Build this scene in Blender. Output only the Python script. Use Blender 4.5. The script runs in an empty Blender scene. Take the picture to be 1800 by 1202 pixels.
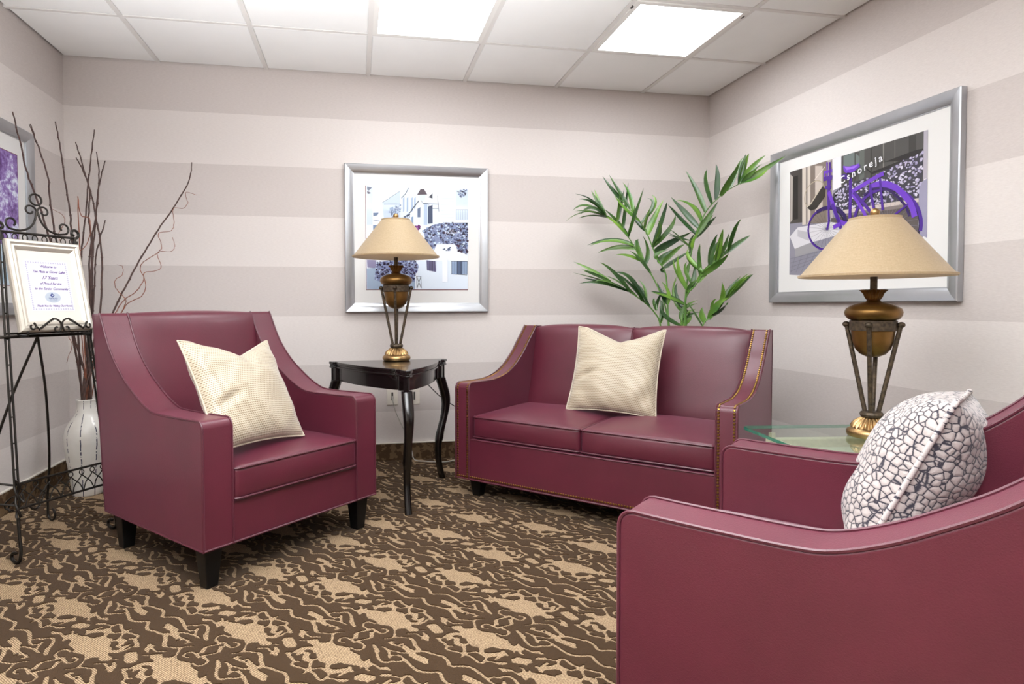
import bpy, math, random, json
import numpy as np
from mathutils import Vector, Matrix
random.seed(7)
scene = bpy.context.scene
COL = scene.collection
PI = math.pi
# ------------------------------------------------------------------ camera, world, lights, exposure
cam_d = bpy.data.cameras.new('camera'); cam = bpy.data.objects.new('camera', cam_d); COL.objects.link(cam)
cam_d.sensor_width = 36.0; cam_d.lens = 1088.19 / 1800 * 36.0
cam_d.shift_x = (900 - 824.65) / 1800; cam_d.shift_y = -(601 - 567.28) / 1800
cam_d.clip_start = 0.05
cR = Vector((.98411368, -.17752978, -.00185564)); cU = Vector((.00690828, .02784695, .99958833)); cF = Vector((.17740502, .98372137, -.02863099))
M = Matrix((cR, cU, -cF)).transposed().to_4x4(); M.translation = Vector((1.2852, -3.9531, 0.9888)); cam.matrix_world = M
scene.camera = cam
scene.view_settings.view_transform = 'Standard'; scene.view_settings.look = 'None'
scene.view_settings.gamma = 1.0; scene.view_settings.use_curve_mapping = False
scene.view_settings.exposure = -1.03
WORLD_STRENGTH = 1.3
PANEL_STRENGTH = 32.0
w = bpy.data.worlds.new('world'); scene.world = w; w.use_nodes = True
w.node_tree.nodes['Background'].inputs[0].default_value = (.92, .96, 1.0, 1); w.node_tree.nodes['Background'].inputs[1].default_value = WORLD_STRENGTH

# added area lamp, unseen behind the camera, aimed up to brighten the ceiling
bl = bpy.data.lights.new('ceiling_fill', 'AREA'); bl.shape = 'RECTANGLE'; bl.size = 1.5; bl.size_y = .8; bl.energy = 500; bl.color = (.94, .97, 1.0); bl.spread = math.radians(84)
bo = bpy.data.objects.new('ceiling_fill', bl); COL.objects.link(bo); bo.location = (1.0, -4.35, .45)
bo.rotation_euler = (Vector((0, -.42, -.91))).to_track_quat('Z', 'X').to_euler()
# ------------------------------------------------------------------ helpers
def s2l(h):
    h = h.lstrip('#'); v = [int(h[i:i+2], 16) / 255 for i in (0, 2, 4)]
    return tuple((c / 12.92 if c <= .04045 else ((c + .055) / 1.055) ** 2.4) for c in v) + (1.0,)

class NT:
    def __init__(s, name):
        s.m = bpy.data.materials.new(name); s.m.use_nodes = True
        s.t = s.m.node_tree; s.b = s.t.nodes['Principled BSDF']; s.out = s.t.nodes['Material Output']
    def n(s, typ, **kw):
        nd = s.t.nodes.new(typ)
        for k, v in kw.items():
            if k.startswith('_'): setattr(nd, k[1:], v)
        return nd
    def link(s, a, b): s.t.links.new(a, b)
    def coords(s, kind='Object', scale=(1, 1, 1), rot=(0, 0, 0)):
        tc = s.n('ShaderNodeTexCoord'); mp = s.n('ShaderNodeMapping')
        mp.inputs['Scale'].default_value = scale; mp.inputs['Rotation'].default_value = rot
        s.link(tc.outputs[kind], mp.inputs['Vector']); return mp.outputs['Vector']
    def noise(s, vec, scale, detail=3, rough=.5):
        nd = s.n('ShaderNodeTexNoise'); nd.inputs['Scale'].default_value = scale; nd.inputs['Detail'].default_value = detail
        nd.inputs['Roughness'].default_value = rough
        if vec: s.link(vec, nd.inputs['Vector'])
        return nd.outputs['Fac']
    def ramp(s, fac, stops, interp='LINEAR'):
        nd = s.n('ShaderNodeValToRGB'); cr = nd.color_ramp; cr.interpolation = interp
        while len(cr.elements) > 1: cr.elements.remove(cr.elements[-1])
        for i, (p, c) in enumerate(stops):
            e = cr.elements[0] if i == 0 else cr.elements.new(p)
            e.position = p; e.color = c if len(c) == 4 else tuple(c) + (1,)
        s.link(fac, nd.inputs['Fac']); return nd.outputs['Color']
    def mix(s, f, a, b, mode='MIX'):
        nd = s.n('ShaderNodeMix', _data_type='RGBA', _blend_type=mode)
        for inp, v in ((nd.inputs[0], f), (nd.inputs[6], a), (nd.inputs[7], b)):
            if hasattr(v, 'is_linked') or hasattr(v, 'links'): s.link(v, inp)
            else: inp.default_value = v
        return nd.outputs[2]
    def math(s, op, a, b=None, c=None):
        nd = s.n('ShaderNodeMath', _operation=op)
        for i, v in enumerate((a, b, c)):
            if v is None: continue
            if hasattr(v, 'links'): s.link(v, nd.inputs[i])
            else: nd.inputs[i].default_value = v
        return nd.outputs[0]
    def bump(s, h, strength=.3, dist=.002):
        nd = s.n('ShaderNodeBump'); nd.inputs['Strength'].default_value = strength; nd.inputs['Distance'].default_value = dist
        s.link(h, nd.inputs['Height']); s.link(nd.outputs[0], s.b.inputs['Normal'])
    def set(s, **kw):
        mp = dict(color='Base Color', rough='Roughness', metal='Metallic', coat='Coat Weight', sheen='Sheen Weight', spec='Specular IOR Level', trans='Transmission Weight')
        for k, v in kw.items():
            inp = s.b.inputs[mp[k]]
            if hasattr(v, 'links'): s.link(v, inp)
            else: inp.default_value = v
        return s

def simple(name, hexc, rough=.5, metal=0, noise=0, nscale=20, bump=0, bscale=200, coat=0, spec=.5):
    n = NT(name); c = s2l(hexc)
    v = n.coords()
    if noise:
        f = n.noise(v, nscale, 4)
        a = tuple(min(1, x * (1 + noise)) for x in c[:3]) + (1,); b = tuple(x * (1 - noise) for x in c[:3]) + (1,)
        n.set(color=n.ramp(f, [(.3, b), (.7, a)]))
    else: n.set(color=c)
    n.set(rough=rough, metal=metal, coat=coat, spec=spec)
    if bump: n.bump(n.noise(v, bscale, 3), bump, .002)
    return n.m

MAT = {}
def leather(name, hexc, k=1.0):
    n = NT(name); v = n.coords()
    c = s2l(hexc)
    f = n.noise(v, 6, 5, .6)
    a = tuple(min(1, x * 1.13) for x in c[:3]) + (1,); b = tuple(x * .90 for x in c[:3]) + (1,)
    n.set(color=n.ramp(f, [(.3, b), (.7, a)]), rough=.38, spec=.5, sheen=.22, coat=.05)
    n.b.inputs['Sheen Roughness'].default_value = .4
    n.b.inputs['Sheen Tint'].default_value = s2l('d894b0')
    vo = n.n('ShaderNodeTexVoronoi'); vo.inputs['Scale'].default_value = 420; n.link(v, vo.inputs['Vector'])
    h = n.math('ADD', n.math('MULTIPLY', vo.outputs['Distance'], .7), n.noise(v, 260, 4, .6))
    n.bump(h, .35, .0008 * k)
    return n.m
MAT['leather'] = leather('burgundy_vinyl', '521b29')
MAT['welt'] = leather('burgundy_welt', '4a1a26')
MAT['black_leg'] = simple('black_lacquer', '0a0909', .42, noise=.3, nscale=30, spec=.3)
MAT['table_black'] = simple('black_table_lacquer', '0d0a09', .22, coat=.3, noise=.35, nscale=12)
MAT['brass_nail'] = simple('antique_brass_nail', '8a6a35', .32, 1.0, noise=.3, nscale=300)
MAT['gold'] = simple('brushed_gold', 'a2835a', .36, 1.0, noise=.15, nscale=25)
MAT['bronze'] = simple('aged_bronze', '76572d', .38, .85, noise=.35, nscale=14, bump=.05, bscale=90)
MAT['iron_rod'] = simple('mottled_bronze_rod', '4a3e30', .5, .55, noise=.6, nscale=90)
MAT['iron'] = simple('wrought_iron', '241f1a', .45, .6, noise=.4, nscale=60, bump=.15, bscale=180)
MAT['silver'] = simple('brushed_silver_frame', 'b3b5b9', .30, .85, noise=.05, nscale=6)
MAT['mat_white'] = simple('white_mat_board', 'dfdedc', .8)
MAT['mat_cream'] = simple('cream_mat_board', 'd9d1c8', .8)
MAT['cord_white'] = simple('white_cord', 'b5b1a9', .5)
MAT['cord_black'] = simple('black_cord', '17151a', .5)
MAT['plate'] = simple('ivory_plate', 'dcd5ca', .4)
MAT['slot'] = simple('dark_slot', '3a3632', .6)
MAT['stem'] = simple('palm_stem', '4f7a2c', .5, noise=.3, nscale=20)
MAT['pot'] = simple('terracotta_pot', '5c4636', .7, noise=.2)
MAT['soil'] = simple('soil', '2a2019', .95, noise=.4, nscale=60)
MAT['twig'] = simple('dark_brown_bark', '46302a', .7, noise=.4, nscale=60, bump=.3, bscale=150)
MAT['copper_twig'] = simple('copper_willow', '824a32', .55, noise=.35, nscale=40)
MAT['white_metal'] = simple('white_enamel', 'e6e4e0', .45)
MAT['tbar'] = simple('ceiling_grid_bar', 'dedbd8', .55)
MAT['tile'] = simple('ceiling_tile_fibre', 'f1f1f0', .9, noise=.02, nscale=3, bump=.12, bscale=300)
MAT['plenum'] = simple('plenum_dark', '8d8986', .9)
MAT['stone'] = simple('beige_stone', 'c9bfac', .6, noise=.12, nscale=60)
MAT['sage'] = simple('sage_panel', 'c3c5b6', .5, noise=.05, nscale=30)
MAT['signframe'] = simple('pearl_frame', 'c9c2b6', .33, .45, noise=.05, nscale=30)
MAT['paper'] = simple('white_paper', 'd9d9e2', .7)
MAT['ink'] = simple('purple_ink', '54307a', .7)
MAT['ink_blue'] = simple('navy_ink', '24306e', .6)
MAT['emblem'] = simple('silver_blue_seal', 'a9b1bd', .4, .3)
MAT['border'] = simple('lilac_border', '8f88ac', .7)
MAT['rim_line'] = simple('plum_line', '7b4a55', .6)

def m_leaf():
    n = NT('palm_leaf'); v = n.coords()
    oi = n.n('ShaderNodeObjectInfo')
    f = n.noise(v, 9, 3)
    a = n.ramp(f, [(.3, s2l('112d16')), (.7, s2l('254a1b'))]); b = n.ramp(f, [(.3, s2l('396820')), (.7, s2l('769c36'))])
    n.set(color=n.mix(n.math('POWER', oi.outputs['Random'], 1.7), a, b), rough=.36, spec=.5)
    wv = n.n('ShaderNodeTexNoise'); wv.inputs['Scale'].default_value = 160; n.link(v, wv.inputs['Vector']); n.bump(wv.outputs['Fac'], .1, .001)
    n.b.inputs['Subsurface Weight'].default_value = 0.0
    return n.m
MAT['leaf'] = m_leaf()

def m_wall():
    n = NT('striped_wallpaper')
    tc = n.n('ShaderNodeTexCoord'); sp = n.n('ShaderNodeSeparateXYZ'); n.link(tc.outputs['Object'], sp.inputs[0])
    z = sp.outputs['Z']
    k = n.math('DIVIDE', n.math('SUBTRACT', 2.142 + .61 * 4, z), .61)
    fr = n.math('FRACT', k)
    band = n.math('LESS_THAN', fr, .5)         # 1 = light stripe
    vx = n.coords(scale=(1, 1, 7))
    nz = n.noise(vx, 55, 4, .65)
    big = n.noise(n.coords(), 1.5, 2)
    lt = n.ramp(nz, [(.25, s2l('d2cac6')), (.75, s2l('dfd8d4'))]); dk = n.ramp(nz, [(.25, s2l('c2b9b5')), (.75, s2l('d0c8c4'))])
    n.set(color=n.mix(band, dk, lt), rough=.72, spec=.25)
    n.bump(n.noise(n.coords(scale=(1, 1, 6)), 170, 4, .7), .22, .0015)
    return n.m
MAT['wall'] = m_wall()

def m_floor():
    n = NT('tan_loop_carpet')
    v = n.coords(rot=(0, 0, math.radians(45)))
    wv = n.n('ShaderNodeTexWave', _bands_direction='Y'); wv.inputs['Scale'].default_value = 62; wv.inputs['Distortion'].default_value = 2.2; wv.inputs['Detail'].default_value = 2; wv.inputs['Detail Scale'].default_value = 3
    n.link(v, wv.inputs['Vector'])
    vo = n.n('ShaderNodeTexVoronoi'); vo.inputs['Scale'].default_value = 230; n.link(v, vo.inputs['Vector'])
    h = n.math('MULTIPLY', wv.outputs['Fac'], n.math('SUBTRACT', 1.15, vo.outputs['Distance']))
    big = n.noise(v, 3, 3)
    c1 = n.ramp(h, [(.06, s2l('5e4d3b')), (.32, s2l('9c8469')), (.7, s2l('b69e80'))])
    n.set(color=n.mix(n.math('MULTIPLY', big, .25), c1, s2l('a08668')), rough=.95, spec=.1)
    n.bump(h, .7, .003)
    return n.m
MAT['floor'] = m_floor()
def m_pile():
    n = NT('brown_cut_pile'); v = n.coords()
    f = n.noise(v, 900, 2, .7); g = n.noise(v, 14, 4)
    c = n.ramp(f, [(.25, s2l('20160b')), (.5, s2l('412e1b')), (.8, s2l('5e4529'))])
    n.set(color=n.mix(n.math('MULTIPLY', g, .4), c, s2l('3a2917')), rough=.95, spec=.04, sheen=.05)
    n.bump(f, .8, .003)
    return n.m
MAT['pile'] = m_pile()
def m_base():
    n = NT('carpet_baseboard'); v = n.coords()
    f = n.noise(v, 26, 3, .55); g = n.noise(v, 700, 2)
    pat = n.ramp(f, [(.50, s2l('4a3827')), (.53, s2l('6f5a43'))])
    n.set(color=n.mix(n.math('MULTIPLY', g, .4), pat, s2l('3a2b1d')), rough=.95, spec=.1)
    n.bump(g, .6, .002); return n.m
MAT['base'] = m_base()
def m_emit():
    n = NT('light_diffuser'); n.set(color=(.9, .9, .9, 1))
    n.b.inputs['Emission Color'].default_value = (.95, .975, 1.0, 1); n.b.inputs['Emission Strength'].default_value = PANEL_STRENGTH
    return n.m
MAT['diffuser'] = m_emit()
def m_shade(name, a, b):
    n = NT(name); v = n.coords(scale=(1, 1, 1))
    f = n.noise(n.coords(scale=(1, 1, 9)), 60, 5, .7); g = n.noise(n.coords(scale=(6, 6, 1)), 40, 4, .7)
    n.set(color=n.ramp(n.math('MULTIPLY', n.math('ADD', f, g), .5), [(.35, s2l(a)), (.65, s2l(b))]), rough=.6, sheen=.3)
    n.bump(f, .25, .0012)
    # thin fabric: some light passes through
    tr = n.n('ShaderNodeBsdfTranslucent'); tr.inputs[0].default_value = s2l(b)
    mx = n.n('ShaderNodeMixShader'); mx.inputs[0].default_value = .42
    n.link(n.b.outputs[0], mx.inputs[1]); n.link(tr.outputs[0], mx.inputs[2]); n.link(mx.outputs[0], n.out.inputs[0])
    return n.m
MAT['shade'] = m_shade('gold_linen_shade', 'ad9572', 'd3c0a0')
def m_cushion():
    n = NT('cream_waffle_satin'); tc = n.n('ShaderNodeTexCoord')
    mp = n.n('ShaderNodeMapping'); mp.inputs['Scale'].default_value = (54, 54, 1); n.link(tc.outputs['UV'], mp.inputs[0])
    sp = n.n('ShaderNodeSeparateXYZ'); n.link(mp.outputs[0], sp.inputs[0])
    row = n.math('FLOOR', sp.outputs['Y']); off = n.math('MULTIPLY', n.math('MODULO', row, 2), .5)
    fx = n.math('SUBTRACT', n.math('FRACT', n.math('ADD', sp.outputs['X'], off)), .5); fy = n.math('SUBTRACT', n.math('FRACT', sp.outputs['Y']), .5)
    d = n.math('SQRT', n.math('ADD', n.math('MULTIPLY', fx, fx), n.math('MULTIPLY', n.math('MULTIPLY', fy, fy), 1.6)))
    dot = n.math('SMOOTH_MIN', d, .5, .1)
    n.set(color=n.ramp(d, [(.12, s2l('6c573b')), (.36, s2l('a89a82')), (.6, s2l('bcb09c'))]), rough=.38, sheen=.4, spec=.5)
    n.bump(d, .5, .002)
    return n.m
MAT['cushion'] = m_cushion()
def m_scale_pillow():
    n = NT('pebble_weave'); ob = n.coords(scale=(1, .8, .9))
    vo = n.n('ShaderNodeTexVoronoi', _feature='DISTANCE_TO_EDGE'); vo.inputs['Scale'].default_value = 62; vo.inputs['Randomness'].default_value = .7
    n.link(ob, vo.inputs['Vector'])
    nz = n.noise(ob, 260, 3)
    d = n.math('ADD', vo.outputs['Distance'], n.math('MULTIPLY', n.math('SUBTRACT', nz, .5), .12))
    n.set(color=n.ramp(d, [(.035, s2l('2b2834')), (.09, s2l('a89e9a')), (.4, s2l('c2b8b4'))]), rough=.9, sheen=.3)
    n.bump(n.math('MINIMUM', d, .3), .8, .005)
    return n.m
MAT['pebble'] = m_scale_pillow()
n = NT('pebble_welt'); vo = n.n('ShaderNodeTexNoise'); vo.inputs['Scale'].default_value = 75; n.link(n.coords(scale=(.5, .5, 1.6)), vo.inputs['Vector'])
n.set(color=n.ramp(vo.outputs['Fac'], [(.40, s2l('3a3742')), (.46, s2l('c6bdb9'))]), rough=.85); MAT['pebble_welt'] = n.m
def m_vase():
    n = NT('ivory_glazed_ceramic'); tc = n.n('ShaderNodeTexCoord'); sp = n.n('ShaderNodeSeparateXYZ'); n.link(tc.outputs['Object'], sp.inputs[0])
    ang = n.math('ARCTAN2', sp.outputs['Y'], sp.outputs['X'])
    wob = n.math('MULTIPLY', n.math('SUBTRACT', n.noise(tc.outputs['Object'], 14, 3), .5), .10)
    fr = n.math('FRACT', n.math('MULTIPLY', n.math('ADD', ang, n.math('ADD', wob, 10.21)), 9 / (2 * PI)))
    st = n.math('LESS_THAN', n.math('ABSOLUTE', n.math('SUBTRACT', fr, .5)), .040)
    dash = n.math('GREATER_THAN', n.noise(n.coords(scale=(.6, .6, 1)), 26, 3, .7), .50)
    f = n.math('MULTIPLY', st, dash)
    n.set(color=n.mix(f, n.ramp(n.noise(tc.outputs['Object'], 7, 3), [(.3, s2l('d8d4cb')), (.7, s2l('e9e6e0'))]), s2l('35364a')), rough=.3, coat=.3)
    n.bump(n.noise(n.coords(scale=(.3, .3, 3)), 30, 2), .12, .003)
    return n.m
MAT['vase'] = m_vase()
def m_print(name='print_ink'):
    n = NT(name); at = n.n('ShaderNodeAttribute'); at.attribute_name = 'ink'; n.set(color=at.outputs['Color'], rough=.35, coat=.25, spec=.4); return n.m
MAT['print'] = m_print()
def m_treeprint():
    n = NT('purple_tree_print'); tc = n.n('ShaderNodeTexCoord'); sp = n.n('ShaderNodeSeparateXYZ'); n.link(tc.outputs['Object'], sp.inputs[0])
    f = n.noise(tc.outputs['Object'], 26, 8, .72); g = n.noise(tc.outputs['Object'], 6, 4, .6)
    lv = n.math('ADD', n.math('MULTIPLY', f, .75), n.math('MULTIPLY', g, .55))
    tree = n.ramp(lv, [(.47, s2l('2a1040')), (.58, s2l('5b2a80')), (.68, s2l('8f74b8')), (.76, s2l('dfe6f4'))])
    low = n.ramp(n.noise(tc.outputs['Object'], 30, 5), [(.35, s2l('8fb4cc')), (.65, s2l('dceaf2'))])
    n.set(color=n.mix(n.math('LESS_THAN', sp.outputs['Z'], .335), tree, low), rough=.35, coat=.25)
    return n.m
MAT['treeprint'] = m_treeprint()
def m_glass():
    n = NT('clear_table_glass')
    tr = n.n('ShaderNodeBsdfTransparent'); tr.inputs[0].default_value = (.84, .89, .84, 1)
    gl = n.n('ShaderNodeBsdfGlossy'); gl.inputs['Roughness'].default_value = .02
    fr = n.n('ShaderNodeFresnel'); fr.inputs[0].default_value = 1.5
    mx = n.n('ShaderNodeMixShader'); ge = n.n('ShaderNodeNewGeometry'); n.link(n.math('MULTIPLY', fr.outputs[0], n.math('SUBTRACT', 1.0, ge.outputs['Backfacing'])), mx.inputs[0]); n.link(tr.outputs[0], mx.inputs[1]); n.link(gl.outputs[0], mx.inputs[2])
    n.link(mx.outputs[0], n.out.inputs[0]); return n.m
MAT['glass'] = m_glass()
n = NT('green_glass_edge'); n.set(color=s2l('2f7a66'), rough=.12, trans=.35, coat=.5); MAT['glass_edge'] = n.m

# ---- mesh builder
class MB:
    def __init__(s): s.v = []; s.f = []; s.uv = None
    def add(s, vs, fs):
        o = len(s.v); s.v += [tuple(v) for v in vs]; s.f += [tuple(i + o for i in f) for f in fs]; return o
    def box(s, x0, x1, y0, y1, z0, z1):
        s.add([(x0,y0,z0),(x1,y0,z0),(x1,y1,z0),(x0,y1,z0),(x0,y0,z1),(x1,y0,z1),(x1,y1,z1),(x0,y1,z1)],
              [(0,3,2,1),(4,5,6,7),(0,1,5,4),(1,2,6,5),(2,3,7,6),(3,0,4,7)]); return s
    def hexa(s, b, t):          # bottom quad, top quad (ccw from above)
        s.add(list(b) + list(t), [(0,3,2,1),(4,5,6,7),(0,1,5,4),(1,2,6,5),(2,3,7,6),(3,0,4,7)]); return s
    def tube(s, pts, r, seg=8, closed=False, caps=True):
        P = [Vector(p) for p in pts]; n = len(P)
        rr = r if isinstance(r, (list, tuple)) else [r] * n
        T = []
        for i in range(n):
            if closed: t = P[(i+1) % n] - P[i-1]
            else: t = P[min(i+1, n-1)] - P[max(i-1, 0)]
            T.append(t.normalized() if t.length > 1e-9 else Vector((0,0,1)))
        u = T[0].orthogonal().normalized(); rings = []
        o = len(s.v)
        for i in range(n):
            u = (u - T[i] * u.dot(T[i]))
            u = u.normalized() if u.length > 1e-6 else T[i].orthogonal().normalized()
            b = T[i].cross(u)
            for k in range(seg):
                a = 2 * PI * k / seg; s.v.append(tuple(P[i] + (u * math.cos(a) + b * math.sin(a)) * rr[i]))
        m = n if closed else n - 1
        for i in range(m):
            j = (i + 1) % n
            for k in range(seg):
                s.f.append((o+i*seg+k, o+i*seg+(k+1)%seg, o+j*seg+(k+1)%seg, o+j*seg+k))
        if not closed and caps:
            s.f.append(tuple(o + k for k in reversed(range(seg)))); s.f.append(tuple(o + (n-1)*seg + k for k in range(seg)))
        return s
    def lathe(s, prof, seg=40, c=(0,0,0), flute=None):
        o = len(s.v); n = len(prof)
        for i, (r, z) in enumerate(prof):
            for k in range(seg):
                a = 2*PI*k/seg; q = r
                if flute and flute[0] <= i <= flute[1]: q = r * (1 + flute[3] * math.cos(a * flute[2]))
                s.v.append((c[0]+q*math.cos(a), c[1]+q*math.sin(a), c[2]+z))
        for i in range(n-1):
            for k in range(seg):
                s.f.append((o+i*seg+k, o+i*seg+(k+1)%seg, o+(i+1)*seg+(k+1)%seg, o+(i+1)*seg+k))
        if prof[0][0] > 1e-5: s.f.append(tuple(o+k for k in reversed(range(seg))))
        if prof[-1][0] > 1e-5: s.f.append(tuple(o+(n-1)*seg+k for k in range(seg)))
        return s
    def ball(s, c, r, seg=16, rings=10, sz=1):
        return s.lathe([(max(1e-6, r*math.sin(PI*i/rings)), -r*sz*math.cos(PI*i/rings)) for i in range(rings+1)], seg, c)
    def prism_x(s, prof, x0, x1):          # (y,z) outline extruded along x
        n = len(prof)
        s.add([(x0,y,z) for y,z in prof] + [(x1,y,z) for y,z in prof],
              [tuple(range(n)), tuple(reversed(range(n, 2*n)))] + [(i, i+n, (i+1)%n+n, (i+1)%n) for i in range(n)]); return s
    def prism_z(s, outl, z0, z1):
        n = len(outl)
        s.add([(x,y,z0) for x,y in outl] + [(x,y,z1) for x,y in outl],
              [tuple(reversed(range(n))), tuple(range(n, 2*n))] + [(i, (i+1)%n, (i+1)%n+n, i+n) for i in range(n)]); return s
    def grid(s, fn, nu, nv):
        o = len(s.v)
        for j in range(nv+1):
            for i in range(nu+1): s.v.append(tuple(fn(i/nu, j/nv)))
        for j in range(nv):
            for i in range(nu):
                a = o+j*(nu+1)+i; s.f.append((a, a+1, a+nu+2, a+nu+1))
        return s
    def dome(s, p, nrm, r, seg=8):
        nrm = Vector(nrm).normalized(); u = nrm.orthogonal().normalized(); b = nrm.cross(u); p = Vector(p)
        vs = [];
        for rr, hh in ((1, 0), (.75, .42)):
            for k in range(seg):
                a = 2*PI*k/seg; vs.append(p + (u*math.cos(a)+b*math.sin(a))*r*rr + nrm*hh*r)
        vs.append(p + nrm*.62*r)
        fs = [(k, (k+1)%seg, seg+(k+1)%seg, seg+k) for k in range(seg)] + [(seg+k, seg+(k+1)%seg, 2*seg) for k in range(seg)]
        s.add(vs, fs); return s

def ob(name, mb, mat, parent=None, smooth=True, angle=40, bevel=0, bseg=3, label=None, cat=None, group=None, kind=None):
    me = bpy.data.meshes.new(name); me.from_pydata(mb.v, [], mb.f); me.update()
    o = bpy.data.objects.new(name, me); COL.objects.link(o)
    if mat: me.materials.append(MAT[mat] if isinstance(mat, str) else mat)
    if smooth:
        me.polygons.foreach_set('use_smooth', [True]*len(me.polygons))
        if angle < 180: me.set_sharp_from_angle(angle=math.radians(angle))
    if bevel:
        bm_ = o.modifiers.new('bevel', 'BEVEL'); bm_.width = bevel; bm_.segments = bseg; bm_.limit_method = 'ANGLE'; bm_.angle_limit = math.radians(35); bm_.harden_normals = True
        me.polygons.foreach_set('use_smooth', [True]*len(me.polygons))
    if parent: o.parent = parent
    tag(o, label, cat, group, kind)
    return o
def tag(o, label=None, cat=None, group=None, kind=None):
    for k, v in (('label', label), ('category', cat), ('group', group), ('kind', kind)):
        if v: o[k] = v
    return o
def thing(name, label, cat, loc=(0,0,0), rz=0, group=None):
    o = bpy.data.objects.new(name, None); COL.objects.link(o); o.location = loc; o.rotation_euler = (0,0,rz); o.empty_display_size = .1
    return tag(o, label, cat, group)
def copy_tree(o, parent=None):
    c = o.copy(); COL.objects.link(c); c.parent = parent
    for ch in list(o.children): copy_tree(ch, c)
    return c
def crom(pts, n=6, closed=False):
    P = [Vector(p) for p in pts]; out = []; m = len(P)
    for i in range(m if closed else m-1):
        if closed: a, b, c, d = P[i-1], P[i], P[(i+1)%m], P[(i+2)%m]
        else: a, b, c, d = P[max(i-1,0)], P[i], P[i+1], P[min(i+2,m-1)]
        for k in range(n):
            t = k/n
            out.append(.5*((2*b)+(c-a)*t+(2*a-5*b+4*c-d)*t*t+(3*b-a-3*c+d)*t**3))
    if not closed: out.append(P[-1])
    return out
def spiral(c, r0, r1, a0, a1, n=16):     # 2-D spiral points
    return [(c[0]+(r0+(r1-r0)*i/n)*math.cos(a0+(a1-a0)*i/n), c[1]+(r0+(r1-r0)*i/n)*math.sin(a0+(a1-a0)*i/n)) for i in range(n+1)]

# ------------------------------------------------------------------ room shell
XL, XR, H, YF = -.372, 3.687, 2.42, -7.0
ob('wall_back', MB().box(XL-.1, XR+.1, 0, .1, -.05, H+.1), 'wall', smooth=False, kind='structure')
ob('wall_left', MB().box(XL-.1, XL, YF, 0, -.05, H+.1), 'wall', smooth=False, kind='structure')
ob('wall_right', MB().box(XR, XR+.1, -3.7, 0, -.05, H+.1), 'wall', smooth=False, kind='structure')      # stops short out of view; opening added to let world light in
ob('wall_front', MB().box(XL-.1, XR+.1, YF-.1, YF, -.05, H+.1), 'wall', smooth=False, kind='structure')
floor = ob('floor', MB().box(XL-.1, XR+.1, YF, .1, -.05, 0), 'floor', smooth=False, kind='structure')
BH = .108
def baseboard(nm, x0, x1, y0, y1):
    b = ob(nm, MB().box(x0, x1, y0, y1, 0, BH), 'base', smooth=False, kind='structure')
    e = .002
    ob('cap_strip', MB().box(x0-e, x1+e, y0-e, y1+e, BH, BH+.006), 'plate', b, smooth=False, label='pale cap strip along the top edge')
baseboard('baseboard_back', XL, XR, -.012, 0); baseboard('baseboard_left', XL, XL+.012, YF, -.012); baseboard('baseboard_right', XR-.012, XR, -3.7, -.012)
# ceiling: plenum slab, grid bars, separate tiles
G = .6096; X0 = .142; Y0 = -.5927
ceil = ob('ceiling', MB().box(XL-.1, XR+.1, YF, .1, H+.03, H+.12), 'plenum', smooth=False, kind='structure')
xs = [XL] + [X0 + G*k for k in range(6)] + [XR]
ys = [0.0, Y0]
while ys[-1] - G > YF: ys.append(ys[-1] - G)
ys.append(YF)
for x in xs[1:-1]: ob('main_runner', MB().box(x-.012, x+.012, YF, 0, H-.001, H+.022), 'tbar', ceil, smooth=False)
for y in ys[1:-1]:
    for i in range(len(xs)-1):
        ob('cross_tee', MB().box(xs[i]+(.012 if i else 0), xs[i+1]-(.012 if i < len(xs)-2 else 0), y-.011, y+.011, H-.0006, H+.02), 'tbar', ceil, smooth=False)
LIGHTS = {(3, 1), (5, 1), (3, 4), (3, 8), (5, 8)}
tile_cache = {}
for i in range(len(xs)-1):
    for j in range(len(ys)-1):
        if (i, j) in LIGHTS: continue
        sx, sy = xs[i+1]-xs[i]-.014, ys[j]-ys[j+1]-.014
        key = (round(sx, 3), round(sy, 3))
        if key not in tile_cache:
            mb = MB()
            a, b, c = sx/2, sy/2, .010
            mb.add([(-a,-b,.006),(a,-b,.006),(a,b,.006),(-a,b,.006),(-a+c,-b+c,-.002),(a-c,-b+c,-.002),(a-c,b-c,-.002),(-a+c,b-c,-.002)],
                   [(4,7,6,5),(0,4,5,1),(1,5,6,2),(2,6,7,3),(3,7,4,0)])
            me = bpy.data.meshes.new('ceiling_tile'); me.from_pydata(mb.v, [], mb.f); me.materials.append(MAT['tile']); tile_cache[key] = me
        t = bpy.data.objects.new('ceiling_tile', tile_cache[key]); COL.objects.link(t); t.parent = ceil
        t.location = ((xs[i]+xs[i+1])/2, (ys[j]+ys[j+1])/2, H + .003)
def ceiling_light(i, j, label, group=None):
    cx, cy = (xs[i]+xs[i+1])/2, (ys[j]+ys[j+1])/2
    t = thing('ceiling_light', label, 'light', (cx, cy, H), 0, group)
    a = (G-.024)/2
    fr = MB()
    for (x0, x1, y0, y1) in ((-a, a, -a, -a+.026), (-a, a, a-.026, a), (-a, -a+.026, -a+.026, a-.026), (a-.026, a, -a+.026, a-.026)):
        fr.box(x0, x1, y0, y1, -.006, .018)
    ob('frame', fr, 'white_metal', t, smooth=False)
    for q in (-a, a): ob('latch', MB().box(q-.004, q+.004, -a+.05, -a+.075, -.007, .004), 'slot', t, smooth=False)
    ob('diffuser', MB().box(-a+.026, a-.026, -a+.026, a-.026, .002, .016), 'diffuser', t, smooth=False, label='glowing white diffuser panel')
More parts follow.
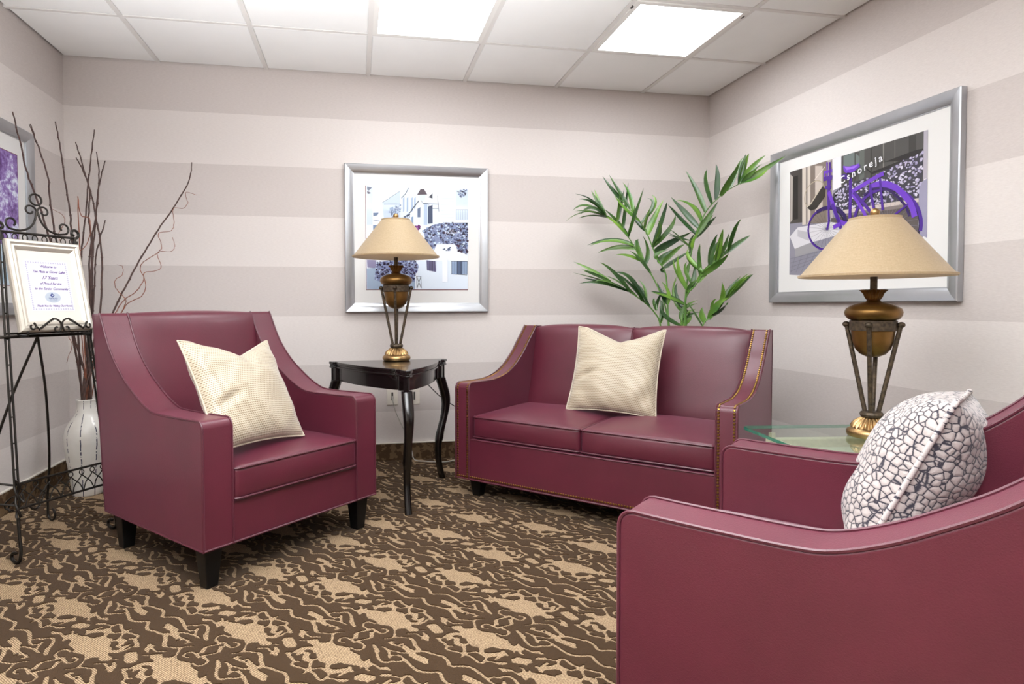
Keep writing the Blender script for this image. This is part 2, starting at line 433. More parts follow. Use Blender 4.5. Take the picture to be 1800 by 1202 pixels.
for (i, j) in sorted(LIGHTS):
    if (i, j) == (3, 1): ceiling_light(i, j, 'left of the two glowing square ceiling panels, above the space left of the loveseat')
    elif (i, j) == (5, 1): ceiling_light(i, j, 'right of the two glowing square ceiling panels, near the right wall')
    else: ceiling_light(i, j, {(3, 4): 'glowing square ceiling panel overhead, just above the open carpet nearest the viewer', (3, 8): 'glowing square ceiling panel at the front of the room, toward its left', (5, 8): 'glowing square ceiling panel at the front of the room, beside the added opening past the right wall'}[(i, j)])

# carpet pile: raised brown damask, one repeat cut by marching squares, then arrayed over the floor
CARPET = json.loads('''[[[9,[[-110,30],[-104,33],[-95,37],[-81,38],[-66,40],[-57,43],[-49,46],[-40,46],[-32,43],[-22,39],[-13,33],[-6,25],[1,21],[6,21],[11,22]]],[9,[[-2,22],[4,22],[11,22],[15,26],[21,32],[28,37],[37,42],[46,46],[57,47],[71,44],[85,40],[103,34],[117,28]]],[8,[[117,28],[122,36],[128,45],[135,49],[143,52],[148,61],[154,68],[163,71],[172,70],[184,64],[196,56],[207,47],[218,38],[231,30],[241,23]]],[7,[[119,28],[127,24],[138,21],[147,21],[156,24],[161,29],[163,33]]],[6,[[-202,10],[-194,12],[-184,14],[-173,15],[-163,16],[-151,12],[-138,8],[-123,3],[-112,-1]]],[13,[[-118,-1],[-108,-2],[-95,-4],[-85,-4],[-75,-4],[-66,-5],[-60,-5]]],[12,[[69,-7],[81,-7],[95,-7],[106,-7],[117,-7],[129,-8],[137,-10]]],[7,[[133,-6],[136,-2],[141,2],[146,4],[153,7],[161,9],[170,11],[177,13],[184,16],[190,16],[198,16],[209,15],[217,15]]],[7,[[160,45],[166,39],[174,31],[185,23],[193,16]]],[7,[[73,94],[76,97],[81,100],[87,101],[95,103],[102,107],[108,112],[117,117],[123,120]]],[7,[[118,87],[124,88],[131,91],[139,94],[146,98]]],[7,[[146,98],[153,97],[163,95],[173,94],[181,93]]],[7,[[2,73],[3,79],[2,87],[1,93],[2,98],[6,102],[12,105],[16,112],[21,117],[30,117],[38,117],[46,121],[51,124]]],[8,[[-64,132],[-55,127],[-45,122],[-34,122],[-23,120],[-12,110],[-5,100]]],[8,[[-81,125],[-84,132],[-88,141],[-88,151],[-86,160],[-78,163],[-70,165]]],[10,[[-81,129],[-79,136],[-77,142],[-69,144],[-62,145]]],[10,[[-114,111],[-111,114],[-107,116],[-104,112],[-100,107],[-92,105],[-83,103],[-76,100],[-71,98]]],[8,[[-151,195],[-160,199],[-167,206],[-162,214],[-156,221]]],[6,[[-201,167],[-206,182]]],[6,[[-136,177],[-121,185]]],[6,[[293,-30],[288,-23],[281,-15],[276,-8],[276,-1],[279,5],[284,11],[291,21],[296,28]]],[6,[[315,-28],[319,-21],[324,-14],[328,-7],[330,-1],[327,6],[320,13],[313,20],[307,25]]],[7,[[297,44],[304,42],[315,40],[325,38],[336,37],[342,40],[346,44],[349,52],[347,59],[342,64],[335,65],[328,62],[322,59]]],[7,[[298,34],[293,34],[284,35],[274,36],[263,38],[257,45],[255,52],[256,61],[261,67],[270,69],[279,70],[284,69],[286,68]]],[8,[[207,40],[215,35],[224,29],[236,24],[245,21]]],[6,[[366,19],[371,23],[377,28],[383,35],[385,43],[382,51],[375,59],[366,69],[359,78]]],[7,[[390,46],[394,50],[401,56],[409,58],[416,60],[423,65],[428,69]]],[11,[[434,66],[442,63],[451,58],[458,51],[467,45],[478,40],[488,35]]],[7,[[442,26],[446,25],[451,24],[457,23],[464,21],[472,21],[481,23],[486,28],[490,33],[498,35],[503,35]]],[6,[[390,10],[397,12],[406,14],[414,14],[423,14],[426,20],[427,25],[429,29],[431,32]]],[6,[[404,79],[410,83],[418,88],[423,93],[429,96],[438,95],[448,93],[455,93],[457,95],[455,103],[449,110],[444,112],[440,112]]],[10,[[457,96],[463,93],[470,90],[475,88],[479,87]]],[8,[[182,190],[199,202]]],[9,[[199,151],[211,147],[220,145],[216,150],[211,159],[213,173],[216,185]]],[8,[[-255,145],[-247,139],[-235,134],[-224,134],[-215,139],[-208,147],[-204,158],[-204,170],[-206,179]]],[8,[[321,158],[329,151],[341,141],[354,137],[366,136],[376,139],[384,144],[390,151],[393,160],[390,172],[385,182]]],[8,[[239,204],[237,211],[235,220],[240,225],[249,226],[261,221],[274,215],[290,214],[305,214],[321,216],[336,220],[350,223],[361,222],[366,216],[366,209],[360,203],[353,200]]],[7,[[215,-21],[204,-25]]],[8,[[-143,21],[-137,20],[-129,20],[-120,22],[-112,25]]]],[[[-120,194],[-98,212],[-80,203],[-64,214],[-58,228],[-29,220],[-6,228],[7,233],[25,222],[48,223],[63,224],[81,209],[98,203],[98,225],[116,215],[116,199],[110,183],[126,163],[98,187],[78,185],[64,177],[66,170],[44,163],[31,151],[27,139],[9,138],[-6,134],[-29,149],[-55,167],[-83,182],[-107,180]],[[-175,156],[-173,169],[-158,173],[-123,156],[-117,144],[-135,128],[-151,136]],[[76,125],[89,146],[95,163],[88,169],[76,168],[83,160],[71,148],[63,135],[59,129]],[[122,144],[131,155],[143,164],[170,176],[174,143],[157,137],[135,131]],[[113,197],[129,185],[144,185],[142,179],[129,178]],[[151,211],[168,226],[185,216],[168,208],[158,206]],[[172,97],[178,116],[201,122],[229,132],[245,138],[262,125],[279,127],[310,93],[293,77],[269,88],[246,81],[224,98],[206,99],[195,91]],[[229,161],[231,182],[240,199],[269,189],[282,168],[276,151],[258,146],[272,163],[262,175],[247,170],[237,161]],[[327,151],[320,163],[324,180],[339,191],[359,190],[365,177],[366,163],[357,158],[355,170],[339,173],[328,168],[328,157]]]]''')
def carpet_field(N):
    T = .43; g = np.arange(N)/N*T - T/2
    X, Y = np.meshgrid(g, g, indexing='ij'); d = np.full(X.shape, 1e3); r2 = 2**.5
    for i in (-1, 0, 1):
        for j in (-1, 0, 1):
            for m in (1, -1):
                a = ((X-i*T)-(Y-j*T))/r2*1000*m; b = ((X-i*T)+(Y-j*T))/r2*1000*m
                if True:
                    for wd, pts in CARPET[0]:
                        P = np.array(pts, float)
                        if abs(P[:,0].mean()) > 700: continue
                        for p0, p1 in zip(P[:-1], P[1:]):
                            v = p1-p0; L = v@v+1e-9
                            t = np.clip(((a-p0[0])*v[0]+(b-p0[1])*v[1])/L, 0, 1)
                            np.minimum(d, np.hypot(a-p0[0]-t*v[0], b-p0[1]-t*v[1])-wd/2, out=d)
                    for pts in CARPET[1]:
                        P = np.array(pts, float); ins = np.zeros(a.shape, bool); e = np.full(a.shape, 1e9)
                        for p0, p1 in zip(P, np.roll(P, -1, 0)):
                            if p0[1] != p1[1]:
                                c = ((p0[1] > b) != (p1[1] > b)); xi = (p1[0]-p0[0])*(b-p0[1])/(p1[1]-p0[1])+p0[0]
                                ins ^= c & (a < xi)
                            v = p1-p0; L = v@v+1e-9
                            t = np.clip(((a-p0[0])*v[0]+(b-p0[1])*v[1])/L, 0, 1)
                            np.minimum(e, np.hypot(a-p0[0]-t*v[0], b-p0[1]-t*v[1]), out=e)
                        np.minimum(d, np.where(ins, -e, e), out=d)
    d = np.clip(d, -7, 7)
    rng = np.random.default_rng(5); nz = rng.normal(0, 1.6, d.shape)
    for k in range(2):
        d = (d + .6*sum(np.roll(d, s_, ax) for s_ in (1, -1) for ax in (0, 1)))/3.4
        nz = (nz + sum(np.roll(nz, s_, ax) for s_ in (1, -1) for ax in (0, 1)))/5
    return d + nz - .9
N = 150
D_ = carpet_field(N); hgt = .0026; cs = .43/N
vs, fs, vid = [], [], {}
def vtx(x, y, z):
    k = (round(x*1e5), round(y*1e5), z > 0)
    if k not in vid: vid[k] = len(vs); vs.append((x, y, z))
    return vid[k]
for j in range(N):
    run = None
    for i in range(N+1):
        full = False
        if i < N:
            q = [D_[i, j], D_[(i+1)%N, j], D_[(i+1)%N, (j+1)%N], D_[i, (j+1)%N]]
            s_ = [v > 0 for v in q]; full = all(s_)
        if full:
            if run is None: run = i
            continue
        if run is not None:
            fs.append((vtx(run*cs, j*cs, hgt), vtx(i*cs, j*cs, hgt), vtx(i*cs, (j+1)*cs, hgt), vtx(run*cs, (j+1)*cs, hgt))); run = None
        if i < N and any(s_):
            C = [(i*cs, j*cs), ((i+1)*cs, j*cs), ((i+1)*cs, (j+1)*cs), (i*cs, (j+1)*cs)]
            poly, cr = [], []
            for k in range(4):
                k2 = (k+1) % 4
                if s_[k]: poly.append(C[k])
                if s_[k] != s_[k2]:
                    t = q[k]/(q[k]-q[k2]); p = (C[k][0]+(C[k2][0]-C[k][0])*t, C[k][1]+(C[k2][1]-C[k][1])*t)
                    poly.append(p); cr.append((p, s_[k]))
            fs.append(tuple(vtx(p[0], p[1], hgt) for p in poly))
            for k in range(len(cr)):
                if cr[k][1]:
                    p, p2 = cr[k][0], cr[(k+1) % len(cr)][0]
                    fs.append((vtx(p[0], p[1], hgt), vtx(p[0], p[1], -.001), vtx(p2[0], p2[1], -.001), vtx(p2[0], p2[1], hgt)))
fs = [f for f in fs if len(set(f)) == len(f)]
me = bpy.data.meshes.new('carpet_pile'); me.from_pydata(vs, [], fs); me.materials.append(MAT['pile'])
cp = bpy.data.objects.new('carpet_pile', me); COL.objects.link(cp); cp.parent = floor; cp['kind'] = 'stuff'; cp['label'] = 'brown raised scroll pattern of the carpet'
cp.location = (1.082-.215-.43*3, -1.885-.215-.43*3, 0)
for ax, cnt in ((0, 10), (1, 8)):
    am = cp.modifiers.new('array', 'ARRAY'); am.count = cnt; am.use_relative_offset = False; am.use_constant_offset = True
    v = [0, 0, 0]; v[ax] = .43; am.constant_offset_displace = v

# ------------------------------------------------------------------ upholstered seats
def rbox(x0, x1, y0, y1, z0, z1, r, n=10, crown=0, crownb=0):
    """rounded box with a crowned top"""
    mb = MB(); cx, cy, cz = (x0+x1)/2, (y0+y1)/2, (z0+z1)/2; hx, hy, hz = (x1-x0)/2, (y1-y0)/2, (z1-z0)/2
    def ax(h, k):
        inner = [(-h+r) + (2*h-2*r)*i/k for i in range(k+1)]
        return [-h, -h+r*.3, -h+r*.65] + inner + [h-r*.65, h-r*.3, h]
    X, Y, Z = ax(hx, n), ax(hy, n), ax(hz, 2)
    def proj(p):
        q = [max(-h+r, min(h-r, c)) for c, h in zip(p, (hx, hy, hz))]; d = Vector(p)-Vector(q)
        v = Vector(q) + (d.normalized()*r if d.length > 1e-9 else d)
        u, w_ = v.x/hx, v.y/hy
        k = max(0, 1-u*u)*max(0, 1-w_*w_)
        bz = v.z/hz
        z = v.z + (crown*k*max(0, bz) - crownb*k*min(0, bz)*-1)
        # soft bulge of the front face
        yb = v.y - .008*(1-u*u)*(1-bz*bz) if v.y < -hy+r*1.2 else v.y
        return (cx+v.x, cy+yb, cz+z)
    for (A, B, f) in ((X, Y, lambda a, b: (a, b, hz)), (X, Y, lambda a, b: (a, -b, -hz)), (X, Z, lambda a, b: (a, -hy, b)), (X, Z, lambda a, b: (-a, hy, b)), (Y, Z, lambda a, b: (hx, a, b)), (Y, Z, lambda a, b: (-hx, -a, b))):
        o = len(mb.v)
        for b in B:
            for a in A: mb.v.append(proj(f(a, b)))
        for j in range(len(B)-1):
            for i in range(len(A)-1):
                q = o+j*len(A)+i; mb.f.append((q, q+1, q+len(A)+1, q+len(A)))
    return mb
def rrect(x0, x1, y0, y1, r, z, n=5):
    pts = []
    for cx, cy, a in ((x1-r, y1-r, 0), (x0+r, y1-r, 90), (x0+r, y0+r, 180), (x1-r, y0+r, 270)):
        for k in range(n+1):
            t = math.radians(a+90*k/n); pts.append((cx+r*math.cos(t), cy+r*math.sin(t), z))
    return pts
def seat_unit(name, label, cat, loc, rz, W, aw, prof_front, sweep, rear, zb, seat, cushions, back, nails, legs, group=None):
    t = thing(name, label, cat, loc, rz, group)
    sw = [(v.x, v.y) for v in crom([(a, b, 0) for a, b in sweep], 4)]
    r = .028; fz = sweep[0][1]
    front = [(0, zb), (0, fz-r)] + [(r-r*math.cos(PI/2*k/4), fz-r+r*math.sin(PI/2*k/4)) for k in range(1, 5)]
    top = front + [p for p in sw if p[0] > r+.004]
    prof = top + list(rear)
    for sx in (-1, 1):
        xa, xb = sx*W/2, sx*(W/2-aw)
        o = ob('arm', MB().prism_x(prof if sx > 0 else prof, min(xa, xb), max(xa, xb)), 'leather', t, bevel=.007, bseg=3)
        pp = MB()
        for x in (xa-sx*.002, xb+sx*.002):
            path = [(x, y-.001 if i < 2 else y, z+.001) for i, (y, z) in enumerate(top)]
            pp.tube(path, .0038, 6)
        xo = xa-sx*.001
        pp.tube([(xo, rear[0][0]-.004, rear[0][1]), (xo, rear[-1][0], rear[-1][1]), (xo, 0, zb)], .0038, 6)
        ob('piping', pp, 'welt', o)
        if nails:
            nb = MB()
            for x in (xa-sx*.014, xb+sx*.012):
                P = [Vector((x, y, z)) for y, z in top]
                acc = 0; step = .0128
                for a, b in zip(P[:-1], P[1:]):
                    L = (b-a).length; tt = (b-a).normalized() if L else None
                    if not L: continue
                    nrm = Vector((0, -tt.z, tt.y))
                    q = step-acc if acc else 0
                    while q < L:
                        p = a+(b-a)*(q/L); nb.dome(p+nrm*.0005, nrm, .0056); q += step
                    acc = (L-(q-step))
            ob('nailhead_trim', nb, 'brass_nail', o, kind='stuff', label='row of antique brass nailheads')
    xi = W/2-aw
    base = ob('base', MB().box(-xi-.01, xi+.01, .004, rear[-1][0]-.03, zb, seat[0]), 'leather', t, bevel=.006)
    ob('piping', MB().tube([(-W/2, .0, zb+.001), (W/2, 0, zb+.001)], .0042, 6).tube([(-xi, .003, seat[0]), (xi, .003, seat[0])], .003, 6), 'welt', base)
    if nails:
        nb = MB(); k = int(W/.0128)
        for i in range(k): nb.dome((-W/2+.012+i*(W-.024)/(k-1), -.0005 if abs(-W/2+.012+i*(W-.024)/(k-1)) > xi else .0035, zb+.013), (0, -1, 0), .0056)
        ob('nailhead_trim', nb, 'brass_nail', base, kind='stuff', label='row of antique brass nailheads along the bottom edge')
    # back panels
    nb_ = back['panels']; pw = 2*xi/nb_
    for i in range(nb_):
        x0 = -xi+pw*i; x1 = x0+pw
        F = back['front']; Rr = back['rear']; crown = back['crown']; bulge = back['bulge']
        fr = [(v.x, v.y) for v in crom([(a, b, 0) for a, b in F], 5)]
        def fn(u, v, x0=x0, x1=x1):
            k = v*(len(fr)-1); a = int(min(k, len(fr)-2)); f = k-a
            y = fr[a][0]*(1-f)+fr[a+1][0]*f; z = fr[a][1]*(1-f)+fr[a+1][1]*f
            e = 1-(2*u-1)**6; e2 = (1-(2*u-1)**2)
            hb = math.sin(PI*min(1, v*1.05))
            return (x0+(x1-x0)*u, y - bulge*e2*hb + .018*(1-e)*hb*(1 if nb_ > 1 else .4), z + crown*e2*v**3 - (.012*(1-e)*v if nb_ > 1 else 0))
        mb = MB().grid(fn, 24, 26)
        mb.prism_x([(F[0][0]+.03, F[0][1]), (F[-1][0]-.02+.02, F[-1][1]-.035), (Rr[0][0], Rr[0][1]), (Rr[1][0], Rr[1][1])], x0, x1)
        ob('backrest', mb, 'leather', t, angle=55)
    if nb_ > 1:
        ob('back_seam', MB().tube([(0, y-.002, z-.004) for y, z in fr[4:]], .003, 6), 'welt', t, label='dark seam between the two back panels')
    for (x0, x1) in cushions:
        c = ob('seat_cushion', rbox(x0, x1, seat[2], seat[3], seat[0]+.004, seat[1], .020, 10, seat[4], .0), 'leather', t, angle=180)
        pb = MB()
        for z in (seat[1]-.006, seat[0]+.010): pb.tube(rrect(x0-.001, x1+.001, seat[2]-.002, seat[3], .024, z), .0042, 6, True)
        ob('piping', pb, 'welt', c)
    for (x, y) in legs:
        a, b = .034, .022
        sx = 1 if x > 0 else -1; sy = 1 if y > .3 else -1
        dx, dy = sx*.0, 0
        ob('leg', MB().hexa([(x-b+dx, y-b, 0), (x+b+dx, y-b, 0), (x+b+dx, y+b, 0), (x-b+dx, y+b, 0)], [(x-a, y-a, zb), (x+a, y-a, zb), (x+a, y+a, zb), (x-a, y+a, zb)]), 'black_leg', t, bevel=.003, bseg=2, label='tapered black leg')
    return t
CH_SWEEP = [(0, .595), (.16, .592), (.30, .592), (.36, .600), (.43, .628), (.494, .664), (.56, .706), (.618, .755), (.66, .800), (.693, .845), (.72, .892), (.738, .926), (.758, .958)]
CH_REAR = [(.815, .955), (.80, .80), (.73, .15)]
def chair(label, loc, rz, W):
    xi = W/2-.115
    return seat_unit('armchair', label, 'armchair', loc, rz, W, .115, None, CH_SWEEP, CH_REAR, .15, (.295, .418, -.006, .60, .022), [(-xi+.003, xi-.003)],
        dict(panels=1, front=[(.60, .30), (.60, .42), (.632, .56), (.668, .70), (.70, .83), (.722, .915), (.742, .950), (.772, .957)], rear=[(.812, .952), (.735, .16)], crown=.008, bulge=.012),
        False, [(-W/2+.055, .06), (W/2-.055, .06), (-W/2+.055, .67), (W/2-.055, .67)])
chairA = chair('burgundy leather armchair at left, holding the cream pillow, beside the black side table', (1.0625, -1.47, 0), math.radians(43.3), .817)
chairC = chair('burgundy leather armchair close by at the right, holding the black and white pebble pillow', (2.075, -2.575, 0), math.radians(222), .80)
W = 1.363; xi = W/2-.085
sofa = seat_unit('loveseat', 'burgundy leather two-seat loveseat with brass nailhead trim', 'sofa', (2.262, -1.292, 0), math.radians(-45), W, .085, None,
    [(0, .590), (.2, .585), (.26, .587), (.33, .597), (.39, .613), (.46, .645), (.52, .685), (.575, .73), (.62, .775), (.67, .822), (.70, .852), (.715, .866)],
    [(.778, .864), (.775, .70), (.76, .10)], .10, (.305, .422, .028, .60, .034), [(-xi+.003, -.002), (.002, xi-.003)],
    dict(panels=2, front=[(.60, .28), (.60, .42), (.628, .55), (.652, .66), (.676, .77), (.692, .83), (.712, .862), (.742, .868)], rear=[(.772, .862), (.755, .11)], crown=.010, bulge=.014),
    True, [(-W/2+.085, .085), (W/2-.085, .085), (-W/2+.085, .68), (W/2-.085, .68)])

# ------------------------------------------------------------------ pillows
def pillow(name, label, mat, loc, rot, size, T, pinch=.10, top_dent=0, mirror=1, piping=None):
    n = 44; mb = MB(); uv = []
    rnd = random.Random(name+label); ph = [rnd.uniform(0, 6.28) for _ in range(6)]
    def P(u, v, side):
        a, b = 2*u-1, 2*v-1
        # concave sides: corners stay out, mid edges pulled in
        x = a*(1-pinch*(1-b*b)*abs(a)**2); z = b*(1-pinch*(1-a*a)*abs(b)**2)
        if top_dent and b > 0: z -= top_dent*(max(0, 1-abs(a-.08*mirror)*1.15))**1.1*b**3*1.0
        h = ((1-abs(a)**2.6)*(1-abs(b)**2.6))**.55
        wq = .35 if mat == 'pebble' else 1
        wr = wq*.006*math.sin(9*a+3*b+ph[0])*(1-a*a)*abs(b)**2 + wq*.005*math.sin(7*b-4*a+ph[1])*(1-b*b)*abs(a)**2 + .003*math.sin(14*a*b+ph[2])
        crease = 0
        if top_dent:
            crease -= .020*math.exp(-((a+.62)**2)/.05-((b+.20-.35*(a+.6))**2)/.006)
            crease -= .030*math.exp(-((a-.05)**2)/.02)*max(0, b)**1.2*.7
        y = side*(T/2*h + (wr+crease)*min(1, h*1.6))
        if b < -.5: y *= 1+.12*(-b-.5)
        return (x*size/2, y, z*size/2)
    for side in (-1, 1):
        o = len(mb.v)
        for j in range(n+1):
            for i in range(n+1):
                mb.v.append(P(i/n, j/n, side)); uv.append((i/n, j/n))
        for j in range(n):
            for i in range(n):
                a = o+j*(n+1)+i; q = (a, a+1, a+n+2, a+n+1); mb.f.append(q if side < 0 else q[::-1])
    me = bpy.data.meshes.new(name); me.from_pydata(mb.v, [], mb.f); me.materials.append(MAT[mat])
    ul = me.uv_layers.new(name='UVMap'); li = [0]*len(me.loops); me.loops.foreach_get('vertex_index', li)
    ul.data.foreach_set('uv', [c for i in li for c in uv[i]])
    me.polygons.foreach_set('use_smooth', [True]*len(me.polygons))
    o = bpy.data.objects.new(name, me); COL.objects.link(o); o.location = loc; o.rotation_euler = rot
    tag(o, label, 'pillow')
    ed = []
    for i in range(n): ed.append(P(i/n, 0, 0))
    for i in range(n): ed.append(P(1, i/n, 0))
    for i in range(n): ed.append(P(1-i/n, 1, 0))
    for i in range(n): ed.append(P(0, 1-i/n, 0))
    sm = MB().tube(ed, .0036 if mat == 'cushion' else .0065, 6, True)
    pe = ob('seam_piping', sm, piping or mat, o, angle=180)
    return o
pillow('throw_pillow', 'cream waffle-weave pillow resting in the left armchair', 'cushion', (.840, -1.372, .648), (-.52, .055, .93), .455, .15, .07, .30)
pillow('throw_pillow', 'cream waffle-weave pillow leaning on the loveseat back', 'cushion', (2.575, -.992, .656), (-.385, .025, -.68), .455, .15, .07, .32)
pillow('throw_pillow', 'plump white pillow with black pebble outlines in the nearest armchair', 'pebble', (2.668, -2.630, .566), (-.42, -.048, 3.80), .44, .25, .03, 0, piping='pebble_welt')

# ------------------------------------------------------------------ table lamps
def lamp(label, loc, rz):
    t = thing('table_lamp', label, 'lamp', loc, rz)
    ob('base', MB().lathe([(.066, 0), (.074, .004), (.078, .014), (.076, .024), (.066, .032), (.062, .034)], 48), 'gold', t)
    ob('fluted_foot', MB().lathe([(.064, .034), (.060, .042), (.052, .054), (.043, .062), (.031, .070), (.028, .073)], 176, flute=(1, 4, 22, .085)), 'gold', t, angle=80)
    ob('collar', MB().lathe([(.026, .071), (.034, .074), (.037, .082), (.034, .090), (.026, .093)], 40), 'iron_rod', t)
    ob('bowl', MB().lathe([(.002, .286), (.020, .288), (.040, .298), (.055, .317), (.062, .340), (.066, .368), (.068, .384)], 48), 'bronze', t)
    ob('band', MB().lathe([(.069, .380), (.073, .381), (.073, .416), (.069, .417), (.060, .417)], 48), 'iron_rod', t)
    ob('shoulder', MB().lathe([(.066, .417), (.078, .422), (.087, .434), (.089, .446), (.084, .459), (.068, .470), (.045, .478), (.026, .482), (.021, .487)], 56), 'bronze', t)
    ob('fluted_cup', MB().lathe([(.019, .486), (.023, .492), (.026, .500), (.030, .512), (.038, .521), (.041, .524), (.036, .526), (.020, .524)], 160, flute=(2, 5, 20, .085)), 'bronze', t, angle=80)
    ob('stem', MB().lathe([(.0115, .52), (.0115, .60)], 20), 'iron_rod', t)
    for k in range(4):
        a = PI/2*k; c, s_ = math.cos(a), math.sin(a)
        r_ = ob('rod', MB().tube([(c*.020, s_*.020, .088), (c*.081, s_*.081, .398)], .0075, 12), 'iron_rod', t)
        ob('ball_finial', MB().ball((c*.083, s_*.083, .402), .0125, 16, 10, .85), 'iron_rod', r_)
    rim, zr, rt, zt = .237, .572, .078, .778
    n = 30
    prof = [(rim+.002, zr-.001), (rim+.003, zr+.006), (rim-.001, zr+.008)]
    for i in range(1, n): 
        f = i/n; prof.append((rim+(rt-rim)*f, zr+(zt-zr)*f))
    prof += [(rt+.002, zt-.006), (rt+.0025, zt+.002), (rt-.002, zt+.003)]
    sh = ob('lamp_shade', MB().lathe(prof, 72), 'shade', t, angle=60)
    sp = MB()
    for k in range(3):
        a = 2*PI*k/3; sp.tube([(0, 0, zt-.012), (math.cos(a)*rt*.98, math.sin(a)*rt*.98, zt-.003)], .0018, 6)
    ob('spider', sp, 'gold', t)
    hp = crom([(.012, 0, .585), (.045, 0, .62), (.05, 0, .70), (0, 0, zt-.008), (-.05, 0, .70), (-.045, 0, .62), (-.012, 0, .585)], 6)
    ob('harp', MB().tube(hp, .002, 6), 'gold', t)
    ob('finial', MB().lathe([(.004, zt-.012), (.006, zt+.004), (.005, zt+.006)], 16).ball((0, 0, zt+.020), .0155, 20, 12), 'gold', t)
    return t
lamp('bronze urn lamp with tan shade on the black side table', (1.497, -.505, .682), math.radians(-8))
lamp('bronze urn lamp with tan shade on the glass table at right', (3.088, -2.044, .515), math.radians(-52))

# ------------------------------------------------------------------ black three-legged side table
tb = thing('side_table', 'black scalloped three-legged side table with curved legs by the back wall', 'table', (1.48, -.66, 0))
TC = Vector((1.48, -.66)); CL, CF_, CR_ = [Vector(p)-TC for p in ((1.110, -.470), (1.519, -1.088), (1.802, -.430))]
def outline(inset=0.0, bulge=.030):
    pts = []; cs_ = [CL, CF_, CR_]; cen = (CL+CF_+CR_)/3
    for k in range(3):
        A, B = cs_[k], cs_[(k+1) % 3]; t = (B-A).normalized(); nrm = Vector((t.y, -t.x))
        if nrm.dot((A+B)/2-cen) < 0: nrm = -nrm
        L = (B-A).length
        if k == 2: sq = [(.030, -.004), (L-.030, -.004)]
        else:
            sq = [(.030, -.004), (.070, -.004), (.074, -.016), (.080, -.018)]
            for i in range(1, 16):
                u = i/16; sq.append((.080+(L-.160-.07)*u, -.018+bulge*math.sin(PI*u)**.8))
            sq += [(L-.150, -.018), (L-.144, -.024)]
            for i in range(1, 6): sq.append((L-.144+.05*i/6, -.024+.010*math.sin(PI*i/6)))
            sq += [(L-.080, -.020), (L-.074, -.006), (L-.030, -.004)]
        for s_, o_ in sq: pts.append(A+t*s_+nrm*(o_-inset))
    return [(p.x, p.y) for p in pts]
ob('table_top', MB().prism_z(outline(0), .668, .682).prism_z(outline(.006), .656, .668).prism_z(outline(.002), .648, .657), 'table_black', tb, bevel=.003, bseg=2)
ob('apron', MB().prism_z(outline(.018), .578, .649), 'table_black', tb, bevel=.002, bseg=2)
cen = (CL+CF_+CR_)/3
for Cc in (CL, CF_, CR_):
    d = (Cc-cen).normalized(); side = Vector((-d.y, d.x))
    pr = crom([(-.068, .579, .026), (-.058, .55, .026), (-.032, .48, .025), (-.026, .42, .022), (-.042, .35, .019), (-.070, .27, .020), (-.078, .235, .021), (-.086, .20, .017), (-.088, .14, .016), (-.076, .07, .016), (-.056, .0, .017)], 4)
    if Cc is CF_: pr = [Vector((p.x+.018*(1-p.y/.62), p.y, p.z)) for p in pr]
    mb = MB(); o = 0
    for i, p in enumerate(pr):
        c = Cc + d*p.x; h = p.z
        mb.v += [tuple(c+d*h*a+side*h*b)+(p.y,) for a, b in ((1, .55), (.55, 1), (-.55, 1), (-1, .55), (-1, -.55), (-.55, -1), (.55, -1), (1, -.55))]
        if i:
            q = (i-1)*8
            for k in range(8): mb.f.append((q+k, q+8+k, q+8+(k+1) % 8, q+(k+1) % 8))
    mb.f.append(tuple(range(8))); mb.f.append(tuple(reversed(range(len(mb.v)-8, len(mb.v)))))
    ob('leg', mb, 'table_black', tb, angle=50, label='S-curved black leg')

# ------------------------------------------------------------------ glass lamp table at right
gt = thing('glass_table', 'square clear glass end table between the loveseat and the nearest armchair', 'table', (3.06, -2.16, 0), math.radians(-7.5))
gm = MB(); a = .345; zt_ = .515; th = .012; ch = .012
oc = [(-a+ch, -a), (a-ch, -a), (a, -a+ch), (a, a-ch), (a-ch, a), (-a+ch, a), (-a, a-ch), (-a, -a+ch)]
gm.prism_z(oc, zt_-th, zt_)
top = ob('glass_top', gm, 'glass', gt, smooth=False, label='clear glass top with green edges')
top.data.materials.append(MAT['glass_edge'])
for p in top.data.polygons:
    if abs(p.normal.z) < .5: p.material_index = 1
b = .285; wd = .034
for k, (x0, x1, y0, y1) in enumerate(((-b, b, -b, -b+wd), (-b, b, b-wd, b), (-b, -b+wd, -b+wd, b-wd), (b-wd, b, -b+wd, b-wd))):
    ob('frame_rail', MB().box(x0, x1, y0, y1, .43, .482), 'stone', gt, bevel=.004, bseg=2)
ob('panel', MB().box(-b+wd, b-wd, -b+wd, b-wd, .435, .450), 'sage', gt, smooth=False, label='sage panel under the glass')
for sx in (-1, 1):
    for sy in (-1, 1):
        ob('pad', MB().lathe([(.012, .482), (.012, .503)], 16, (sx*(b-.017), sy*(b-.017), 0)), 'stone', gt)
        cv = crom([(sx*(b-.03), sy*(b-.03), .44), (sx*(b+.03), sy*(b+.03), .36), (sx*(b-.005), sy*(b-.005), .20), (sx*(b-.03), sy*(b-.03), .10), (sx*(b+.015), sy*(b+.015), .012)], 6)
        ob('leg', MB().tube(cv, [.022-.008*i/(len(cv)-1) for i in range(len(cv))], 10), 'stone', gt)

